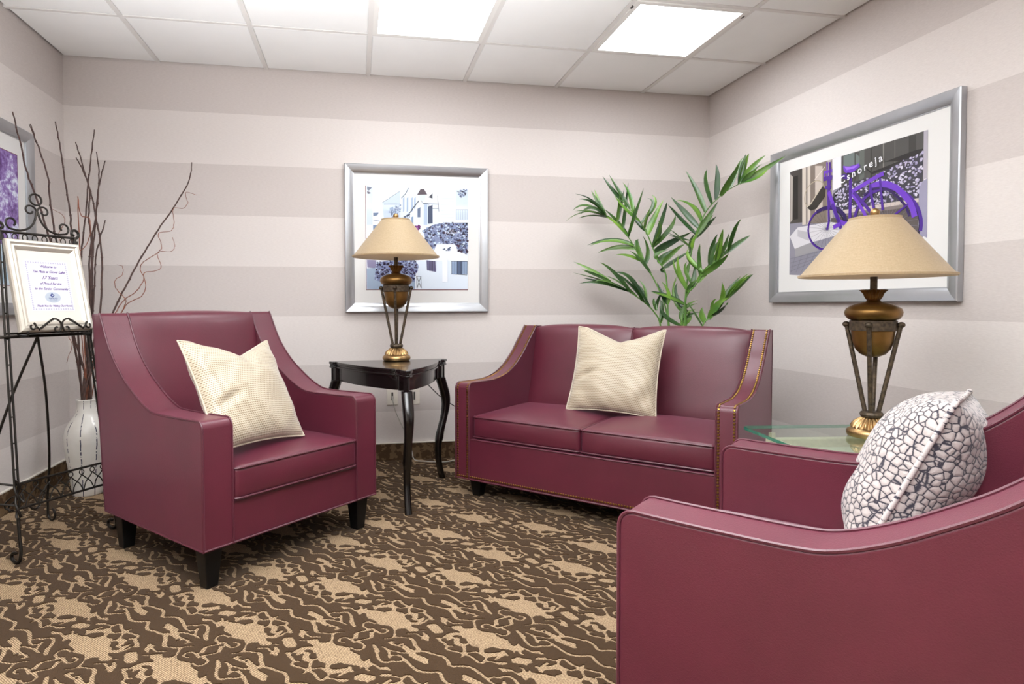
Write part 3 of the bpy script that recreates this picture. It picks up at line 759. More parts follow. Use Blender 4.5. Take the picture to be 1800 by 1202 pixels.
# ------------------------------------------------------------------ framed pictures
def picture(label, origin, rz, Wd, Ht, fw, print_rect, matmat='mat_white'):
    """origin = lower-left corner on the wall, local x along the wall, y into the wall, z up"""
    t = thing('framed_picture', label, 'picture', origin, rz)
    prof = [(0, 0), (0, .026), (.004, .030), (.030, .027), (fw-.012, .018), (fw-.006, .015), (fw-.006, .011), (fw, .010), (fw, 0)]   # (inset, height off wall)
    cor = [(0, 0), (Wd, 0), (Wd, Ht), (0, Ht)]; sg = [(1, 1), (-1, 1), (-1, -1), (1, -1)]
    for k in range(4):
        mb = MB(); k2 = (k+1) % 4; n_ = len(prof)
        for (c, s_) in ((cor[k], sg[k]), (cor[k2], sg[k2])):
            for (i_, h) in prof: mb.v.append((c[0]+s_[0]*i_, -h-.003, c[1]+s_[1]*i_))
        for i in range(n_-1): mb.f.append((i, i+n_, i+n_+1, i+1))
        mb.f.append(tuple(range(n_))); mb.f.append(tuple(reversed(range(n_, 2*n_))))
        ob('frame_rail', mb, 'silver', t, angle=25)
    ob('mat_board', MB().box(fw-.004, Wd-fw+.004, -.011, -.003, fw-.004, Ht-fw+.004), matmat, t, smooth=False, label='white mat board')
    return t
def flat_print(name, parent, shapes, base_y, to_local, label, g=1.0):
    """flat printed shapes, each a few hundredths of a millimetre above the last"""
    vs, fs, cols = [], [], []
    lay = [0]
    def face(pts, c, kind_='p'):
        lay[0] += 1 if len(pts) != 5 or kind_ != 's' else 0; o = len(vs); y = base_y - lay[0]*2.5e-5 - (len(fs) % 14)*1.2e-5*(kind_ == 's')
        for p in pts: vs.append((p[0], y, p[1]))
        fs.append(tuple(range(o, o+len(pts)))); cols.append(c)
    for kind, c, wd, pts in shapes:
        q = [to_local(p) for p in pts]; c = tuple(x**g for x in s2l(c)[:3])+(1,)
        if kind in 'ps': face(q, c, kind)
        else:
            wd2 = wd/2
            Lf, Rt = [], []
            for i, p in enumerate(q):
                a_, b_ = q[max(i-1, 0)], q[min(i+1, len(q)-1)]
                tx, tz = b_[0]-a_[0], b_[1]-a_[1]; l_ = math.hypot(tx, tz) or 1
                Lf.append((p[0]-tz/l_*wd2, p[1]+tx/l_*wd2)); Rt.append((p[0]+tz/l_*wd2, p[1]-tx/l_*wd2))
            lay[0] += 1; o = len(vs); y = base_y - lay[0]*2.5e-5
            for a_, b_ in zip(Lf, Rt): vs += [(a_[0], y, a_[1]), (b_[0], y, b_[1])]
            for i in range(len(q)-1): fs.append((o+2*i, o+2*i+1, o+2*i+3, o+2*i+2)); cols.append(c)
    me = bpy.data.meshes.new(name); me.from_pydata(vs, [], fs)
    at = me.color_attributes.new('ink', 'FLOAT_COLOR', 'CORNER'); arr = []
    for p, c in zip(me.polygons, cols): arr += list(c)*p.loop_total
    at.data.foreach_set('color', arr)
    me.materials.append(MAT['print']); o = bpy.data.objects.new(name, me); COL.objects.link(o); o.parent = parent; o['label'] = label
    return o
def blob(c, s_, rnd, n=5):
    a0 = rnd.uniform(0, 6.28); e = rnd.uniform(.5, 1)
    return [(c[0]+s_*rnd.uniform(.6, 1.2)*math.cos(a0+6.283*k/n), c[1]+s_*e*rnd.uniform(.6, 1.2)*math.sin(a0+6.283*k/n)) for k in range(n)]
def inside(p, poly):
    r_ = False
    for (x1, y1), (x2, y2) in zip(poly, poly[1:]+poly[:1]):
        if (y1 > p[1]) != (y2 > p[1]) and p[0] < (x2-x1)*(p[1]-y1)/(y2-y1)+x1: r_ = not r_
    return r_
def scatter(zone, cols, n, size, rnd):
    out = []; xs_ = [p[0] for p in zone]; ys_ = [p[1] for p in zone]; zone = [tuple(p) for p in zone]
    while len(out) < n:
        p = (rnd.uniform(min(xs_), max(xs_)), rnd.uniform(min(ys_), max(ys_)))
        if inside(p, zone): out.append(('s', rnd.choice(cols), 0, blob(p, size*rnd.uniform(.6, 1.4), rnd)))
    return out
def text(name, body, size, mat, parent, mtx, shear=0, align='CENTER', label=None, space=1.0, bold=0):
    cu = bpy.data.curves.new('txt', 'FONT'); cu.body = body; cu.size = size; cu.shear = shear; cu.align_x = align; cu.align_y = 'CENTER'; cu.space_character = space; cu.resolution_u = 3; cu.offset = bold
    tmp = bpy.data.objects.new('txt', cu); COL.objects.link(tmp); bpy.context.view_layer.update()
    me = bpy.data.meshes.new_from_object(tmp.evaluated_get(bpy.context.evaluated_depsgraph_get()))
    bpy.data.objects.remove(tmp); bpy.data.curves.remove(cu)
    me.name = name; me.materials.clear(); me.materials.append(MAT[mat]); o = bpy.data.objects.new(name, me); COL.objects.link(o); o.parent = parent; o.matrix_local = mtx
    if label: o['label'] = label
    return o
MAT['sign_white'] = simple('white_print_ink', 'e8e8ee', .5); MAT['sign_pale'] = simple('pale_print_ink', 'c9c4d4', .5)
RX90 = Matrix.Rotation(PI/2, 4, 'X')
DIG_R = json.loads('''[["p","9a98a4",0,[[838,1730],[1670,1729],[1679,1281],[1480,1105],[842,1156]]],["p","575250",0,[[838,1730],[934,1730],[940,1436],[844,1441]]],["p","2b2826",0,[[862,1698],[901,1698],[906,1460],[866,1459]]],["p","b9b2ab",0,[[840,1716],[862,1698],[861,1460],[845,1448]]],["p","d2c9c0",0,[[934,1730],[995,1730],[1001,1421],[940,1422]]],["p","8d8580",0,[[962,1729],[974,1729],[980,1424],[968,1422]]],["p","8b8078",0,[[995,1730],[1114,1730],[1120,1412],[1001,1421]]],["p","c8beb6",0,[[1031,1722],[1084,1710],[1089,1474],[1036,1469]]],["l","e4dcd4",4,[[1028,1648],[1102,1703]]],["p","bdb4b2",0,[[1114,1730],[1153,1729],[1159,1426],[1120,1418]]],["l","5b5350",4,[[1145,1725],[1150,1471]]],["p","e9e7ee",0,[[1153,1729],[1211,1730],[1214,1578],[1159,1569]]],["p","5c5b59",0,[[1211,1730],[1670,1729],[1673,1528],[1654,1448],[1230,1459],[1214,1578]]],["p","7b8583",0,[[1225,1728],[1295,1728],[1356,1674],[1297,1610],[1226,1679]]],["p","6f7470",0,[[1325,1728],[1355,1728],[1357,1598],[1328,1568]]],["p","3f3e3b",0,[[1391,1728],[1398,1728],[1401,1589],[1394,1556]]],["p","474643",0,[[1295,1728],[1301,1728],[1304,1609],[1298,1574]]],["p","8b8985",0,[[1460,1728],[1467,1728],[1470,1575],[1464,1542]]],["p","7e7c77",0,[[1524,1728],[1527,1728],[1530,1563],[1528,1530]]],["p","474644",0,[[1597,1728],[1633,1728],[1637,1541],[1601,1516]]],["p","2c2a2b",0,[[1356,1645],[1400,1612],[1555,1629],[1469,1643],[1635,1658],[1669,1655],[1670,1618],[1536,1611],[1400,1600]]],["p","4a4853",0,[[1160,1551],[1212,1578],[1267,1586],[1401,1589],[1510,1611],[1574,1627],[1668,1639],[1668,1545],[1654,1449],[1432,1457],[1230,1459],[1165,1487]]],["p","cfc4bf",0,[[1230,1459],[1651,1447],[1652,1422],[1231,1429]]],["p","8e8480",0,[[1231,1440],[1651,1431],[1652,1411],[1231,1419]]],["p","6b6360",0,[[1149,1430],[1651,1414],[1653,1295],[1150,1377]]],["p","b9b4bd",0,[[1670,1729],[1690,1729],[1691,1525],[1672,1523]]],["p","a3a0b4",0,[[1653,1509],[1692,1525],[1695,1271],[1653,1295]]],["p","dcdade",0,[[843,1369],[906,1413],[1141,1412],[1232,1391],[1233,1342],[1021,1321],[884,1297]]],["p","c3c1c6",0,[[905,1400],[992,1376],[993,1330],[905,1363]]],["p","a7a5a8",0,[[884,1297],[1003,1319],[1118,1279],[890,1251]]],["l","85858f",3,[[850,1245],[1119,1270]]],["l","85858f",3,[[851,1221],[1093,1253]]],["l","85858f",3,[[851,1198],[1067,1235]]],["l","85858f",3,[[852,1175],[1041,1218]]],["l","85858f",3,[[885,1246],[857,1169]]],["l","85858f",3,[[938,1252],[898,1167]]],["l","85858f",3,[[990,1258],[939,1165]]],["l","85858f",3,[[1040,1263],[979,1162]]],["l","b8ad9a",6,[[1088,1544],[1081,1535],[1073,1527],[1063,1519],[1052,1514],[1041,1509],[1030,1506],[1018,1505],[1007,1506],[996,1509],[986,1513],[977,1519],[969,1526],[963,1535],[958,1544],[956,1555],[955,1566],[957,1577],[960,1588],[965,1598],[972,1608],[980,1617],[990,1625],[1001,1631],[1012,1636],[1023,1639],[1035,1641],[1046,1641],[1057,1638],[1067,1635],[1076,1630],[1084,1623],[1091,1615],[1096,1606],[1099,1596],[1100,1586],[1100,1576],[1098,1565],[1094,1554],[1088,1544]]],["p","3d3833",0,[[973,1512],[1003,1526],[1086,1608],[1108,1585],[1106,1547],[1044,1493],[1004,1490]]],["l","c9c0b0",8,[[973,1512],[1003,1526],[1086,1608]]],["l","2c2340",10,[[1238,1343],[1232,1328],[1223,1315],[1211,1303],[1197,1292],[1181,1284],[1163,1278],[1144,1275],[1124,1274],[1103,1277],[1083,1281],[1064,1289],[1046,1299],[1029,1311],[1015,1325],[1004,1340],[996,1357],[991,1375],[990,1392],[992,1409],[998,1426],[1007,1441],[1019,1454],[1033,1465],[1050,1474],[1068,1480],[1088,1483],[1108,1484],[1128,1482],[1148,1478],[1167,1471],[1184,1461],[1200,1450],[1214,1437],[1225,1423],[1233,1407],[1239,1391],[1242,1375],[1241,1359],[1238,1343]]],["l","5b2f9a",13,[[1224,1311],[1211,1299],[1195,1288],[1177,1280],[1158,1275],[1137,1272],[1115,1272],[1094,1276],[1073,1282],[1053,1291],[1034,1303],[1018,1317],[1005,1333],[995,1351],[989,1369],[986,1388],[988,1406],[993,1424],[1002,1440],[1014,1454],[1029,1467],[1047,1476],[1067,1483],[1088,1486],[1109,1487]]],["l","2c2340",14,[[1661,1336],[1659,1313],[1654,1290],[1644,1269],[1631,1251],[1614,1234],[1594,1221],[1571,1210],[1546,1203],[1519,1201],[1491,1202],[1463,1207],[1435,1216],[1407,1229],[1382,1246],[1360,1267],[1340,1289],[1325,1315],[1315,1341],[1309,1368],[1308,1395],[1313,1420],[1323,1444],[1337,1465],[1355,1484],[1377,1498],[1402,1508],[1428,1515],[1456,1517],[1485,1515],[1513,1508],[1540,1499],[1566,1485],[1589,1469],[1610,1450],[1627,1429],[1641,1407],[1652,1384],[1658,1360],[1661,1336]]],["l","5b2f9a",20,[[1304,1352],[1301,1381],[1303,1410],[1310,1437],[1324,1461],[1342,1482],[1364,1499],[1390,1511],[1419,1519],[1449,1523],[1480,1521],[1510,1515],[1540,1505],[1567,1490],[1592,1473],[1615,1452],[1633,1430],[1648,1406],[1659,1380],[1665,1355],[1667,1329],[1664,1304]]],["l","55505e",1.2,[[1121,1379],[1236,1358]]],["l","55505e",1.2,[[1121,1379],[1231,1334]]],["l","55505e",1.2,[[1121,1379],[1218,1313]]],["l","55505e",1.2,[[1121,1379],[1199,1296]]],["l","55505e",1.2,[[1121,1379],[1174,1284]]],["l","55505e",1.2,[[1121,1379],[1145,1278]]],["l","55505e",1.2,[[1121,1379],[1114,1280]]],["l","55505e",1.2,[[1121,1379],[1083,1288]]],["l","55505e",1.2,[[1121,1379],[1054,1302]]],["l","55505e",1.2,[[1121,1379],[1029,1323]]],["l","55505e",1.2,[[1121,1379],[1010,1347]]],["l","55505e",1.2,[[1121,1379],[999,1374]]],["l","55505e",1.2,[[1121,1379],[997,1401]]],["l","55505e",1.2,[[1121,1379],[1003,1427]]],["l","55505e",1.2,[[1121,1379],[1017,1449]]],["l","55505e",1.2,[[1121,1379],[1039,1466]]],["l","55505e",1.2,[[1121,1379],[1066,1477]]],["l","55505e",1.2,[[1121,1379],[1096,1481]]],["l","55505e",1.2,[[1121,1379],[1127,1478]]],["l","55505e",1.2,[[1121,1379],[1157,1468]]],["l","55505e",1.2,[[1121,1379],[1185,1453]]],["l","55505e",1.2,[[1121,1379],[1207,1432]]],["l","55505e",1.2,[[1121,1379],[1224,1409]]],["l","55505e",1.2,[[1121,1379],[1234,1384]]],["l","8d8898",1.2,[[1495,1357],[1653,1327]]],["l","8d8898",1.2,[[1495,1357],[1648,1299]]],["l","8d8898",1.2,[[1495,1357],[1637,1273]]],["l","8d8898",1.2,[[1495,1357],[1620,1251]]],["l","8d8898",1.2,[[1495,1357],[1597,1232]]],["l","8d8898",1.2,[[1495,1357],[1569,1219]]],["l","8d8898",1.2,[[1495,1357],[1538,1211]]],["l","8d8898",1.2,[[1495,1357],[1504,1210]]],["l","8d8898",1.2,[[1495,1357],[1469,1215]]],["l","8d8898",1.2,[[1495,1357],[1434,1226]]],["l","8d8898",1.2,[[1495,1357],[1401,1244]]],["l","8d8898",1.2,[[1495,1357],[1371,1267]]],["l","8d8898",1.2,[[1495,1357],[1347,1295]]],["l","8d8898",1.2,[[1495,1357],[1330,1326]]],["l","8d8898",1.2,[[1495,1357],[1319,1358]]],["l","8d8898",1.2,[[1495,1357],[1317,1391]]],["l","8d8898",1.2,[[1495,1357],[1324,1422]]],["l","8d8898",1.2,[[1495,1357],[1338,1450]]],["l","8d8898",1.2,[[1495,1357],[1359,1474]]],["l","8d8898",1.2,[[1495,1357],[1386,1491]]],["l","8d8898",1.2,[[1495,1357],[1417,1503]]],["l","8d8898",1.2,[[1495,1357],[1451,1507]]],["l","8d8898",1.2,[[1495,1357],[1486,1505]]],["l","8d8898",1.2,[[1495,1357],[1521,1497]]],["l","8d8898",1.2,[[1495,1357],[1554,1483]]],["l","8d8898",1.2,[[1495,1357],[1583,1464]]],["l","8d8898",1.2,[[1495,1357],[1609,1441]]],["l","8d8898",1.2,[[1495,1357],[1629,1414]]],["l","8d8898",1.2,[[1495,1357],[1643,1386]]],["l","8d8898",1.2,[[1495,1357],[1652,1356]]],["l","3c2068",24,[[1049,1476],[1089,1486],[1131,1487],[1198,1470],[1239,1433],[1252,1389]]],["l","7d4cc4",34,[[1402,1543],[1444,1547],[1491,1538],[1538,1512],[1577,1477],[1609,1439],[1628,1399],[1635,1369]]],["l","3c2068",14,[[1359,1510],[1402,1531],[1451,1529],[1505,1507],[1552,1465],[1591,1421],[1610,1375]]],["l","5b2f9a",26,[[1130,1631],[1132,1555],[1136,1479]]],["l","7d4cc4",26,[[1132,1568],[1160,1507],[1182,1447],[1207,1407],[1240,1390],[1271,1386]]],["l","5b2f9a",24,[[1156,1501],[1191,1434],[1216,1375],[1237,1342]]],["l","5b2f9a",22,[[1274,1609],[1275,1530],[1274,1386]]],["l","7d4cc4",24,[[1284,1541],[1336,1555],[1394,1573],[1443,1586],[1470,1591]]],["l","7d4cc4",20,[[1288,1528],[1330,1473],[1361,1427],[1383,1389]]],["l","5b2f9a",20,[[1295,1536],[1367,1461],[1419,1402]]],["l","5b2f9a",18,[[1393,1556],[1403,1496],[1422,1424]]],["l","5b2f9a",16,[[1450,1573],[1458,1498],[1468,1423]]],["l","5b2f9a",12,[[1603,1430],[1540,1396],[1495,1363]]],["l","5b2f9a",16,[[1133,1492],[1137,1416],[1125,1373]]],["l","5b2f9a",26,[[1096,1638],[1124,1639],[1155,1636]]],["l","7d4cc4",18,[[1104,1649],[1102,1672],[1153,1672]]],["l","5b2f9a",20,[[1108,1593],[1148,1588]]],["l","5b2f9a",14,[[1137,1718],[1139,1592]]],["l","7d4cc4",10,[[1118,1722],[1122,1646]]],["l","7d4cc4",24,[[1167,1381],[1216,1393]]],["p","7d4cc4",0,[[1226,1679],[1266,1667],[1326,1668],[1333,1653],[1297,1637],[1251,1634],[1231,1654]]],["p","a67be0",0,[[1234,1674],[1273,1662],[1326,1664],[1297,1652],[1250,1653]]],["l","3a3540",8,[[1227,1630],[1258,1636],[1297,1622],[1316,1636]]],["p","5b2f9a",0,[[1215,1636],[1243,1636],[1267,1616],[1251,1607],[1227,1615]]]]'''); LACE = json.loads('''[[1160,1551],[1212,1578],[1267,1586],[1401,1589],[1510,1611],[1574,1627],[1668,1639],[1668,1545],[1654,1449],[1432,1457],[1230,1459],[1165,1487]]'''); DIG_B = json.loads('''[["p","eef2f8",0,[[1344,1736],[1991,1737],[1989,1091],[1343,1089]]],["p","d9e2ee",0,[[1348,1733],[1384,1733],[1382,1493],[1347,1492]]],["p","6d7a92",0,[[1350,1730],[1381,1725],[1360,1704],[1350,1710]]],["p","5a4c66",0,[[1350,1704],[1375,1690],[1360,1684],[1350,1686]]],["p","cfd9e8",0,[[1442,1630],[1554,1707],[1557,1526],[1453,1524]]],["l","6f7889",5,[[1442,1631],[1554,1707]]],["l","8c98ac",8,[[1453,1623],[1554,1626]]],["p","9fb0c6",0,[[1489,1602],[1512,1608],[1512,1590],[1489,1584]]],["p","8596ae",0,[[1386,1568],[1421,1570],[1412,1552],[1387,1547]]],["l","77869c",5,[[1385,1522],[1429,1517]]],["p","8f9fb5",0,[[1385,1493],[1423,1491],[1406,1464],[1385,1457]]],["p","dfe7f1",0,[[1558,1731],[1674,1732],[1674,1642],[1613,1569],[1557,1532]]],["l","56617a",8,[[1563,1663],[1590,1693],[1608,1728]]],["p","b4c2d6",0,[[1572,1663],[1582,1672],[1581,1586],[1572,1574]]],["p","b4c2d6",0,[[1596,1664],[1606,1673],[1605,1587],[1595,1575]]],["p","b4c2d6",0,[[1626,1665],[1635,1674],[1635,1587],[1625,1575]]],["p","b4c2d6",0,[[1644,1665],[1653,1674],[1653,1588],[1643,1576]]],["l","4a4f60",10,[[1674,1651],[1643,1612],[1613,1569]]],["p","e3eaf4",0,[[1674,1645],[1807,1646],[1806,1502],[1625,1498],[1625,1563]]],["p","7d8aa2",0,[[1664,1600],[1683,1610],[1682,1547],[1664,1546]]],["p","9fb0c6",0,[[1625,1546],[1637,1552],[1637,1504],[1625,1504]]],["p","5f6c86",0,[[1731,1614],[1761,1627],[1761,1510],[1730,1506]]],["p","4a4f60",0,[[1734,1674],[1761,1701],[1761,1666]]],["p","c4d0e0",0,[[1704,1637],[1728,1638],[1727,1500],[1703,1499]]],["p","e9eff7",0,[[1807,1730],[1904,1730],[1904,1528],[1806,1526]]],["l","cdd7e5",3,[[1813,1712],[1898,1712]]],["l","cdd7e5",3,[[1813,1692],[1898,1692]]],["l","cdd7e5",3,[[1813,1671],[1898,1671]]],["l","cdd7e5",3,[[1813,1651],[1898,1651]]],["l","cdd7e5",3,[[1813,1630],[1898,1630]]],["l","cdd7e5",3,[[1813,1610],[1898,1610]]],["l","cdd7e5",3,[[1812,1590],[1898,1589]]],["l","cdd7e5",3,[[1812,1569],[1898,1569]]],["l","cdd7e5",3,[[1812,1549],[1898,1548]]],["p","dbe4ef",0,[[1911,1727],[1988,1728],[1987,1536],[1910,1534]]],["l","98a6ba",3,[[1913,1601],[1913,1537]]],["l","98a6ba",3,[[1927,1601],[1927,1537]]],["l","98a6ba",3,[[1942,1601],[1941,1538]]],["l","98a6ba",3,[[1956,1602],[1956,1538]]],["l","98a6ba",3,[[1970,1602],[1970,1538]]],["l","98a6ba",3,[[1984,1602],[1984,1539]]],["l","98a6ba",5,[[1910,1599],[1987,1601]]],["l","d0d9e6",3,[[1910,1537],[1987,1536]]],["l","7b879c",14,[[1876,1512],[1987,1515]]],["p","5d3f55",0,[[1662,1687],[1683,1723],[1707,1724],[1727,1691]]],["p","dbe4ef",0,[[1671,1687],[1719,1688],[1710,1652],[1680,1651]]],["l","4a4f60",6,[[1689,1652],[1698,1634],[1800,1632]]],["l","4a4f60",4,[[1728,1631],[1764,1603],[1797,1604]]],["l","4a4f60",5,[[1792,1687],[1800,1586]]],["p","a9a5bd",0,[[1346,1274],[1404,1271],[1398,1221],[1348,1226]]],["p","b9c6d6",0,[[1344,1220],[1487,1228],[1647,1139],[1647,1090],[1345,1089]]],["p","e6edf5",0,[[1648,1271],[1987,1275],[1986,1091],[1683,1090]]],["p","8783a0",0,[[1720,1275],[1778,1269],[1781,1200],[1723,1212]]],["p","a9b8cc",0,[[1882,1267],[1984,1269],[1983,1186],[1882,1189]]],["p","75839b",0,[[1916,1268],[1953,1268],[1952,1189],[1915,1189]]],["l","3c3c4c",4,[[1729,1272],[1729,1206]]],["l","3c3c4c",4,[[1740,1272],[1739,1206]]],["l","3c3c4c",4,[[1750,1272],[1750,1206]]],["l","3c3c4c",4,[[1760,1272],[1760,1206]]],["l","3c3c4c",4,[[1771,1272],[1770,1206]]],["l","3c3c4c",4,[[1781,1272],[1781,1206]]],["l","3c3c4c",5,[[1882,1271],[1882,1186]]],["l","3c3c4c",5,[[1902,1271],[1902,1186]]],["l","3c3c4c",5,[[1922,1271],[1922,1186]]],["l","3c3c4c",5,[[1943,1271],[1943,1186]]],["l","3c3c4c",5,[[1963,1271],[1963,1186]]],["l","3c3c4c",5,[[1984,1272],[1983,1186]]],["l","3c3c4c",6,[[1879,1270],[1984,1270]]],["l","3c3c4c",6,[[1879,1189],[1983,1183]]],["p","f2f5fa",0,[[1822,1279],[1857,1279],[1857,1134],[1822,1134]]],["l","c9d3e0",3,[[1822,1134],[1857,1134],[1857,1279]]],["l","2f3140",5,[[1657,1172],[1659,1097]]],["l","2f3140",5,[[1684,1172],[1686,1097]]],["l","2f3140",5,[[1657,1172],[1686,1097]]],["l","2f3140",5,[[1684,1172],[1659,1097]]],["l","2f3140",5,[[1655,1172],[1687,1172]]]]'''); BFOL = json.loads('''[[[[1697,1463],[1764,1501],[1849,1518],[1987,1512],[1987,1384],[1953,1335],[1904,1383],[1787,1381],[1769,1339],[1727,1380]],["4c4a63","6f7794","a9b6cf","d5dfec","5a3f5c","8892ad"],260,7],[[[1898,1407],[1987,1408],[1984,1317],[1928,1335]],["4d3550","6b4a66","8a94ae"],50,8],[[[1404,1256],[1487,1272],[1648,1274],[1672,1235],[1648,1181],[1647,1139],[1575,1139],[1439,1132],[1392,1150]],["4b4163","6b628a","9ea6c6","c9d2e4","57405f"],230,7],[[[1571,1538],[1613,1575],[1619,1545],[1589,1527]],["56607a","8b97ae","b9c6da"],20,6],[[[1643,1486],[1679,1500],[1682,1469],[1661,1460]],["8a3a8c","a556a6","6d2a70"],14,7],[[[1911,1730],[1988,1729],[1978,1699],[1941,1674]],["7a86a0","9fabc2","5a5a72"],26,6],[[[1818,1345],[1873,1358],[1867,1334]],["6a7690","98a4bc"],10,6],[[[1483,1584],[1560,1633],[1560,1586],[1494,1531]],["a9b6cb","8796b0","c6d1e0"],40,6]]''')
# back wall picture: pale street scene
pb_ = picture('square silver-framed street scene print on the back wall behind the left lamp', (1.211, 0, .945), 0, .908, .922, .058, None)
loc_b = lambda p: (p[0]/1000-1.211, p[1]/1000-.945)
rnd = random.Random(4); sh = [tuple(s_) for s_ in DIG_B]
for z, c, n_, s_ in BFOL[:3]: sh.append(('p', 'a3abc4', 0, z))
for z, c, n_, s_ in BFOL: sh += scatter(z, c, int(n_*1.6), s_, rnd)
q = [[1849, 1475], [1913, 1475], [1913, 1441], [1849, 1441]]; sh.append(('p', '35344a', 0, q))
L0, L1, B0, B1 = .132, .775, .144, .787
ob('mat_rim', MB().box(L0-.004, L1+.004, -.0125, -.010, B0-.004, B1+.004), 'rim_line', pb_, smooth=False, label='thin plum line around the print')
pr_ = flat_print('print', pb_, [(k, c, wd*.001*.55 if k == 'l' else 0, p) for k, c, wd, p in sh], -.0128, loc_b, 'pale blue and violet print of a village street', 1.6)
for k, tx in enumerate(('RUE', 'POULBOT')):
    text('lettering', tx, .017, 'sign_pale', pb_, Matrix.Translation((1.881-1.211, -.0163, 1.465-.945-.015*k)) @ RX90)
# right wall picture: purple bicycle
prw = picture('silver-framed purple bicycle print on the right wall', (XR, -.693, 1.0), -PI/2, 1.158, .858, .060, None)
loc_r = lambda p: (p[0]/1000-.693, p[1]/1000-1.0)
rnd = random.Random(9); sh = [tuple(s_) for s_ in DIG_R]
idx = next(i for i, s_ in enumerate(sh) if s_[1] == '4a4853')+1
lace = scatter(LACE, ['b9b3cc', 'c9c4d8', 'a39dbb', 'd8d4e2'], 420, 7, rnd) + scatter(LACE, ['3a3844', '55525f'], 70, 5, rnd)
sh = sh[:idx]+lace+sh[idx:]
flat_print('print', prw, [(k, c, wd*.00083 if k == 'l' else 0, p) for k, c, wd, p in sh], -.0115, loc_r, 'photo print of a purple bicycle with a basket outside a shop', 1.25)
text('lettering', 'Csnoreja', .050, 'sign_white', prw, Matrix.Translation((.645, -.0195, .634)) @ Matrix.Rotation(-math.radians(13.6), 4, 'Y') @ RX90, shear=.1, space=1.45, bold=.0006, label='white shop lettering on the window')
# left wall picture: purple tree
pl = picture('silver-framed purple tree print on the left wall behind the easel', (XL, -1.31, .945), PI/2, .905, .922, .058, None)
ob('mat_rim', MB().box(.128, .777, -.0125, -.010, .140, .787), 'rim_line', pl, smooth=False, label='thin plum line around the print')
tp = ob('print', MB().box(.132, .773, -.0132, -.0120, .144, .783), 'treeprint', pl, smooth=False, label='print of a purple leafy tree above pale water')

# ------------------------------------------------------------------ outlets and cords
def outlet(label, x, z, plug):
    o = ob('wall_outlet', MB().box(x-.035, x+.035, -.006, 0, z-.058, z+.058), 'plate', bevel=.002, bseg=2, label=label, cat='outlet')
    ob('socket', MB().box(x-.006, x+.006, -.0075, -.005, z-.03, z+.022), 'slot', o, smooth=False)
    ob('screw', MB().lathe([(.003, 0), (.003, .0012)], 10, (0, 0, 0)), 'slot', o).matrix_local = Matrix.Translation((x, -.006, z+.044)) @ Matrix.Rotation(PI/2, 4, 'X')
    return o
outlet('ivory wall plate with a white cord, left of the black table leg', 1.500, .413, True)
outlet('ivory wall plate half hidden behind the front leg of the black table', 1.640, .413, False)
c1 = crom([(1.500, -.008, .410), (1.500, -.030, .395), (1.512, -.022, .34), (1.540, -.018, .265), (1.585, -.016, .165), (1.62, -.022, .06), (1.635, -.05, .010), (1.70, -.10, .008), (1.761, -.125, .008), (1.83, -.135, .008), (1.90, -.10, .008), (2.0, -.09, .008)], 6)
ob('power_cord', MB().tube(c1, .0032, 8), 'cord_white', label='white cord from the wall plate down to the carpet', cat='cord')
c2 = crom([(1.60, -.47, .60), (1.64, -.35, .575), (1.71, -.20, .50), (1.80, -.12, .41), (1.90, -.10, .34), (2.02, -.07, .25), (2.06, -.035, .20)], 6)
ob('power_cord', MB().tube(c2, .003, 8), 'cord_black', label='black cord sloping from under the black table behind the loveseat', cat='cord')

